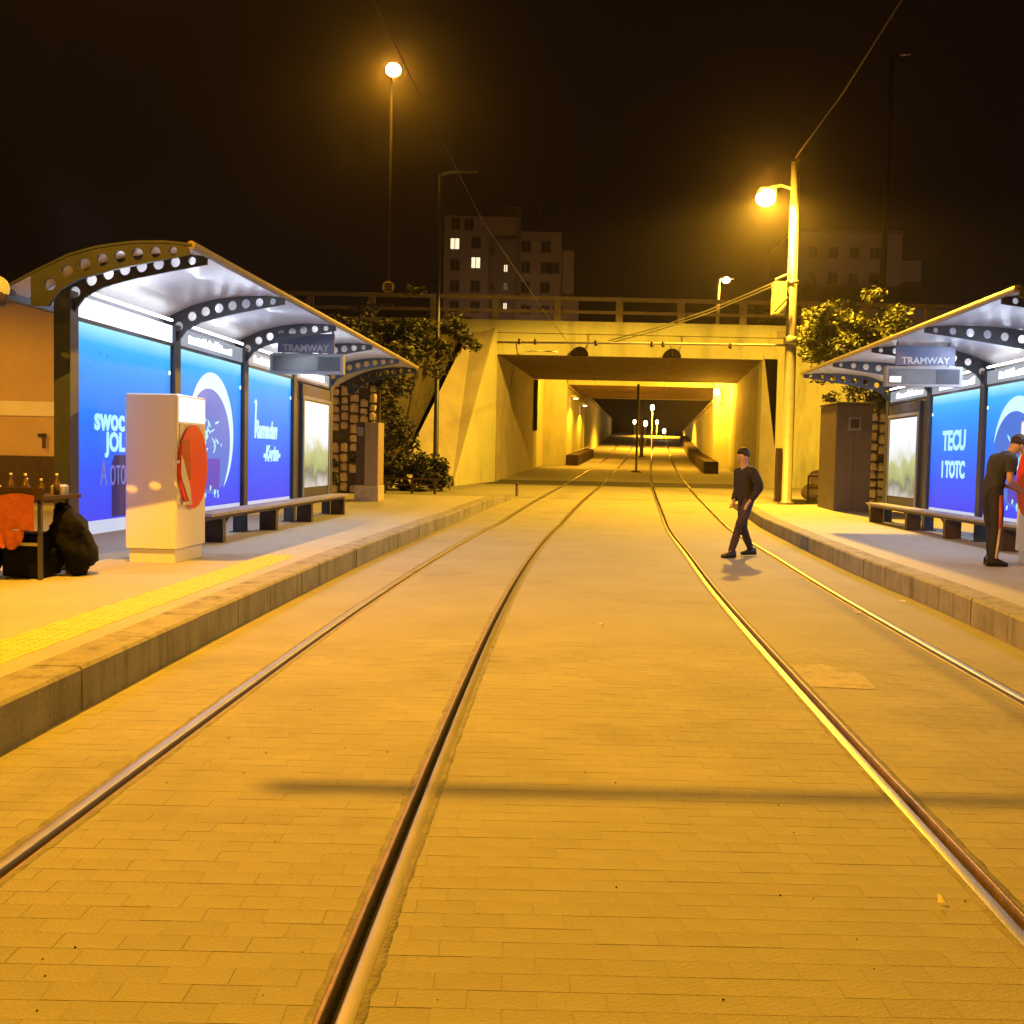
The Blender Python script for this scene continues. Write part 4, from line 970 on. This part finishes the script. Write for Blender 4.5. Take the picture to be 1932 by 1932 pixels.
def bag(label, c, r, sq, lean):
    mb = MB().ball(c, r, 26, 20, sq); out = []
    for v in mb.v:
        p = Vector(v); n = (p-Vector(c)); k = noise.noise(p*5.5)*.12+abs(noise.noise(p*11))*.08+noise.noise(p*23)*.025
        p = p+n.normalized()*k*.7; p.x += (c[2]-p.z)*lean
        out.append((p.x,p.y,max(.262,p.z)))
    mb.v = out; return mb.build('black_bag', M['bag'], None, label=label, cat='bag')
bag('big black bag slumped between the vendor stand and shelter post', (-4.47,10.40,.60), .36, (.50,.6,1.0), .25)
bag('black bag crammed under the tray of the vendor stand', (-4.72,10.28,.45), .26, (.8,.6,.8), 0)
bag('tall black bag at the outer side of the vendor stand', (-5.24,10.2,.66), .38, (.45,.7,1.05), 0)

# ------------------------------------------------------------------ people
def skin_mesh(nodes, edges, root, sub=2):
    names = list(nodes); idx = {n: i for i, n in enumerate(names)}
    me = bpy.data.meshes.new('s'); me.from_pydata([nodes[n][0] for n in names], [(idx[a],idx[b]) for a,b in edges], [])
    ob = bpy.data.objects.new('tmp', me); COL.objects.link(ob)
    md = ob.modifiers.new('skin','SKIN'); md.use_smooth_shade = True; md.branch_smoothing = .6
    for n in names:
        sv = me.skin_vertices[0].data[idx[n]]; r_ = nodes[n][1]; sv.radius = (r_, r_) if not isinstance(r_, tuple) else r_
        sv.use_root = (n == root)
    sb = ob.modifiers.new('sub','SUBSURF'); sb.levels = sub; sb.render_levels = sub
    dg = bpy.context.evaluated_depsgraph_get(); dg.update()
    out = bpy.data.meshes.new_from_object(ob.evaluated_get(dg)); bpy.data.objects.remove(ob); out.materials.clear()
    return out
def join(me, mb):
    v = [tuple(x.co) for x in me.vertices]; f = [tuple(p.vertices) for p in me.polygons]
    r = MB(); r.add(v, f, True); r.add(mb.v, mb.f, True); return r
def lerp(a, b, t): return tuple(a[i]+(b[i]-a[i])*t for i in range(3))
def person(label, loc, rz, J, top, trousers, sleeves, stripe=False, group=None):
    t = thing('person', label, 'person', loc, rz, group)
    N = {}
    for n, r in (('pelvis',.12),('spine',.115),('chest',.13),('neck',.052),('head0',.075),('head1',.098),('head2',.085)): N[n] = (J[n], r)
    for S_ in 'LR':
        for n, r in (('sh',.062),('el',.042),('wr',.028),('hip',.095),('kn',.058),('an',.040),('toe',.036)): N[n+S_] = (J[n+S_], r)
        w = Vector(J['wr'+S_]); e = Vector(J['el'+S_]); d = (w-e).normalized(); side = Vector((0,1 if S_ == 'L' else -1,0)); side = (side-d*side.dot(d)).normalized(); pn = d.cross(side)
        N['pm'+S_] = (tuple(w+d*.06), .032); N['pk'+S_] = (tuple(w+d*.10), .034)
        for k in range(4):
            o = (k-1.5)*.019; ln = (.062,.075,.070,.055)[k]; b0 = w+d*.10+side*o
            N[f'f{k}a{S_}'] = (tuple(b0+d*ln*.5-pn*.008), .0095); N[f'f{k}b{S_}'] = (tuple(b0+d*ln-pn*.03), .008)
        N['tha'+S_] = (tuple(w+d*.06+side*-.045-pn*.01), .011); N['thb'+S_] = (tuple(w+d*.10+side*-.055-pn*.025), .009)
    E = [('pelvis','spine'),('spine','chest'),('chest','neck'),('neck','head0'),('head0','head1'),('head1','head2')]
    for S_ in 'LR':
        E += [('chest','sh'+S_),('sh'+S_,'el'+S_),('el'+S_,'wr'+S_),('wr'+S_,'pm'+S_),('pm'+S_,'pk'+S_),('pelvis','hip'+S_),('hip'+S_,'kn'+S_),('kn'+S_,'an'+S_),('an'+S_,'toe'+S_),('pm'+S_,'tha'+S_),('tha'+S_,'thb'+S_)]
        for k in range(4): E += [('pk'+S_,f'f{k}a{S_}'),(f'f{k}a{S_}',f'f{k}b{S_}')]
    body = skin_mesh(N, E, 'pelvis')
    h = Vector(J['head1']); up = (Vector(J['head2'])-Vector(J['head0'])).normalized(); fw = Vector((1,0,0)); fw = (fw-up*fw.dot(up)).normalized(); sd = up.cross(fw)
    ex = MB()
    ex.ball(tuple(h+fw*.098-up*.03), .019, 8, 6, (.9,.7,1.3))
    for q in (-1,1): ex.ball(tuple(h+sd*q*.090-up*.02), .026, 8, 6, (.7,.4,1.2))
    ex.ball(tuple(h+fw*.088-up*.075), .022, 8, 6, (.5,1.1,.35))
    body.update(); join(body, ex).build('body', M['skin'], t)
    fc = MB()
    for q in (-1,1): fc.ball(tuple(h+fw*.089+sd*q*.035+up*.0), .011, 6, 5, (.6,1.2,.7))
    fc.build('eyes', M['hair'], t)
    hr = MB(); hr.ball(tuple(h+up*.045-fw*.022), .105, 16, 12, (1.0,.98,.98))
    hr.v = [tuple(Vector(v)+ (up*.055 if (Vector(v)-h).dot(fw) > .03 and (Vector(v)-h).dot(up) < .05 else Vector())) for v in hr.v]
    hr.build('hair', M['hair'], t)
    # clothing: cut from an inflated copy of the body
    segs = [(x_, y_, Vector(N[x_][0]), Vector(N[y_][0])) for x_, y_ in E]
    vcl = []
    for v in body.vertices:
        best = (9, None, 0)
        for x_, y_, p, q in segs:
            d = q-p; u = max(0, min(1, (v.co-p).dot(d)/max(1e-9, d.length_squared))); dist = (v.co-(p+d*u)).length/max(N[x_][1]*(1-u)+N[y_][1]*u, .02)
            if dist < best[0]: best = (dist, (x_, y_), u)
        vcl.append(best[1:])
    def region(name, test, grow, mat, fold):
        keep = [test(*c) for c in vcl]; mb = MB(); remap_ = {}
        for i, v in enumerate(body.vertices):
            n = v.normal; k = grow+fold*noise.noise(v.co*Vector((9,9,5)).length*.6+v.co)+fold*.6*noise.noise(v.co*14)
            mb.v.append(tuple(v.co+n*k))
        for p in body.polygons:
            if all(keep[i] for i in p.vertices): mb.f.append(tuple(p.vertices)); mb.sm.append(True)
        return mb.build(name, M[mat], t)
    def is_top(sg, u):
        x_, y_ = sg; y0 = y_[:2]
        if sg == ('chest','neck'): return u < .85
        if sg in (('pelvis','spine'),('spine','chest')): return True
        if x_ == 'chest' and y0 == 'sh': return True
        if x_[:2] == 'sh': return sleeves == 'long' or u < .70
        if x_[:2] == 'el': return sleeves == 'long' and u < .97
        if x_ == 'pelvis' and y_[:3] == 'hip': return u < .75
        return False
    def is_leg(sg, u):
        x_, y_ = sg
        if sg == ('pelvis','spine'): return u < .7
        if x_ == 'pelvis': return True
        if x_[:3] == 'hip': return True
        return x_[:2] == 'kn' and u < .99
    region('top', is_top, .030 if sleeves == 'long' else .024, top, .010)
    tr = region('trousers', is_leg, .016, trousers, .007)
    if stripe:
        for S_ in 'LR':
            q = .1 if S_ == 'L' else -.1
            a, b, c = Vector(J['hip'+S_]), Vector(J['kn'+S_]), Vector(J['an'+S_])
            sdv = Vector((0,1 if q > 0 else -1,0))
            pts = [a+sdv*.098, (a+b)/2+sdv*.084, b+sdv*.070]; pts2 = [b+sdv*.070, (b+c)/2+sdv*.064, b.lerp(c,.95)+sdv*.055]
            MB().tube(pts, .022, 8).build('side_stripe', M['stripe'], tr); MB().tube(pts2, .016, 8).build('side_stripe', M['stripe2'], tr)
    for S_ in 'LR':
        a, b = Vector(J['an'+S_]), Vector(J['toe'+S_]); d = (b-a); d.z = 0; d.normalize(); q = Vector((-d.y,d.x,0))
        zb = min(a.z, b.z)-.055
        sh = MB()
        prof = [(-.09,.030,.09),(-.05,.045,.12),(.04,.045,.10),(.12,.052,.065),(.18,.04,.045)]
        sl = (b.z-a.z)/max(.05,(Vector((b.x,b.y,0))-Vector((a.x,a.y,0))).length)
        for o, w, hh in prof:
            c = a+d*o; c.z = a.z-.065+sl*o+.0
            if abs(sl) < .6: c.z = a.z-.078
            for u, z in ((-w,0),(w,0),(w*.8,hh),(-w*.8,hh)): sh.v.append(tuple(c+q*u+Vector((0,0,z))))
        sh.f = [(0,1,2,3),(16,17,18,19)]+[(i*4+k,i*4+(k+1)%4,(i+1)*4+(k+1)%4,(i+1)*4+k) for i in range(4) for k in range(4)]; sh.sm = [True]*len(sh.f)
        s_ = sh.build('shoe', M['shoe'], t)
    return t
# walking figure (local x forward, y left)
J1 = dict(pelvis=(0,0,.93), spine=(.01,0,1.12), chest=(.03,0,1.34), neck=(.06,0,1.50), head0=(.075,0,1.56), head1=(.10,0,1.645), head2=(.10,0,1.71),
    shL=(.03,.185,1.41), shR=(.03,-.185,1.41), elL=(-.08,.245,1.14), elR=(-.02,-.25,1.13), wrL=(.08,.20,.93), wrR=(.10,-.19,.92),
    hipL=(0,.09,.90), hipR=(0,-.09,.90), knL=(.20,.09,.50), knR=(-.02,-.09,.47), anL=(.34,.09,.085), anR=(-.20,-.09,.10), toeL=(.50,.10,.05), toeR=(-.07,-.10,.04))
person('person in dark jacket and trousers walking across the tram tracks', (3.83,16.75,.0), R(205), J1, 'jacket', 'jeans', 'long')
J2 = dict(pelvis=(-.04,0,.96), spine=(-.02,0,1.14), chest=(.09,0,1.35), neck=(.20,0,1.49), head0=(.235,0,1.53), head1=(.295,0,1.59), head2=(.325,0,1.65),
    shL=(.09,.185,1.42), shR=(.09,-.185,1.42), elL=(.07,.23,1.13), elR=(.03,-.245,1.12), wrL=(.30,.15,1.03), wrR=(.27,-.16,1.0),
    hipL=(-.04,.09,.93), hipR=(-.04,-.09,.93), knL=(.03,.10,.51), knR=(-.02,-.10,.50), anL=(.05,.11,.085), anR=(-.06,-.11,.085), toeL=(.20,.13,.04), toeR=(.09,-.14,.04))
person('person in black t-shirt and striped track pants using the ticket machine', (6.34,13.45,.26), R(8), J2, 'tee', 'track', 'short', stripe=True)

# ------------------------------------------------------------------ night haze round everything
hz = MB().box(-225,225,-62,402,-1.3,36).build('haze', None, kind='stuff')
hz['label'] = 'thin night haze glowing around the street lamps'; hz['category'] = 'haze'
hm = bpy.data.materials.new('night_haze'); hm.use_nodes = True; nt = hm.node_tree
nt.nodes.remove(nt.nodes['Principled BSDF']); pv = nt.nodes.new('ShaderNodeVolumePrincipled')
pv.inputs['Color'].default_value = (.95,.84,.76,1); pv.inputs['Density'].default_value = .00045; pv.inputs['Anisotropy'].default_value = .94
nt.links.new(pv.outputs[0], nt.nodes['Material Output'].inputs['Volume']); hz.data.materials.append(hm)
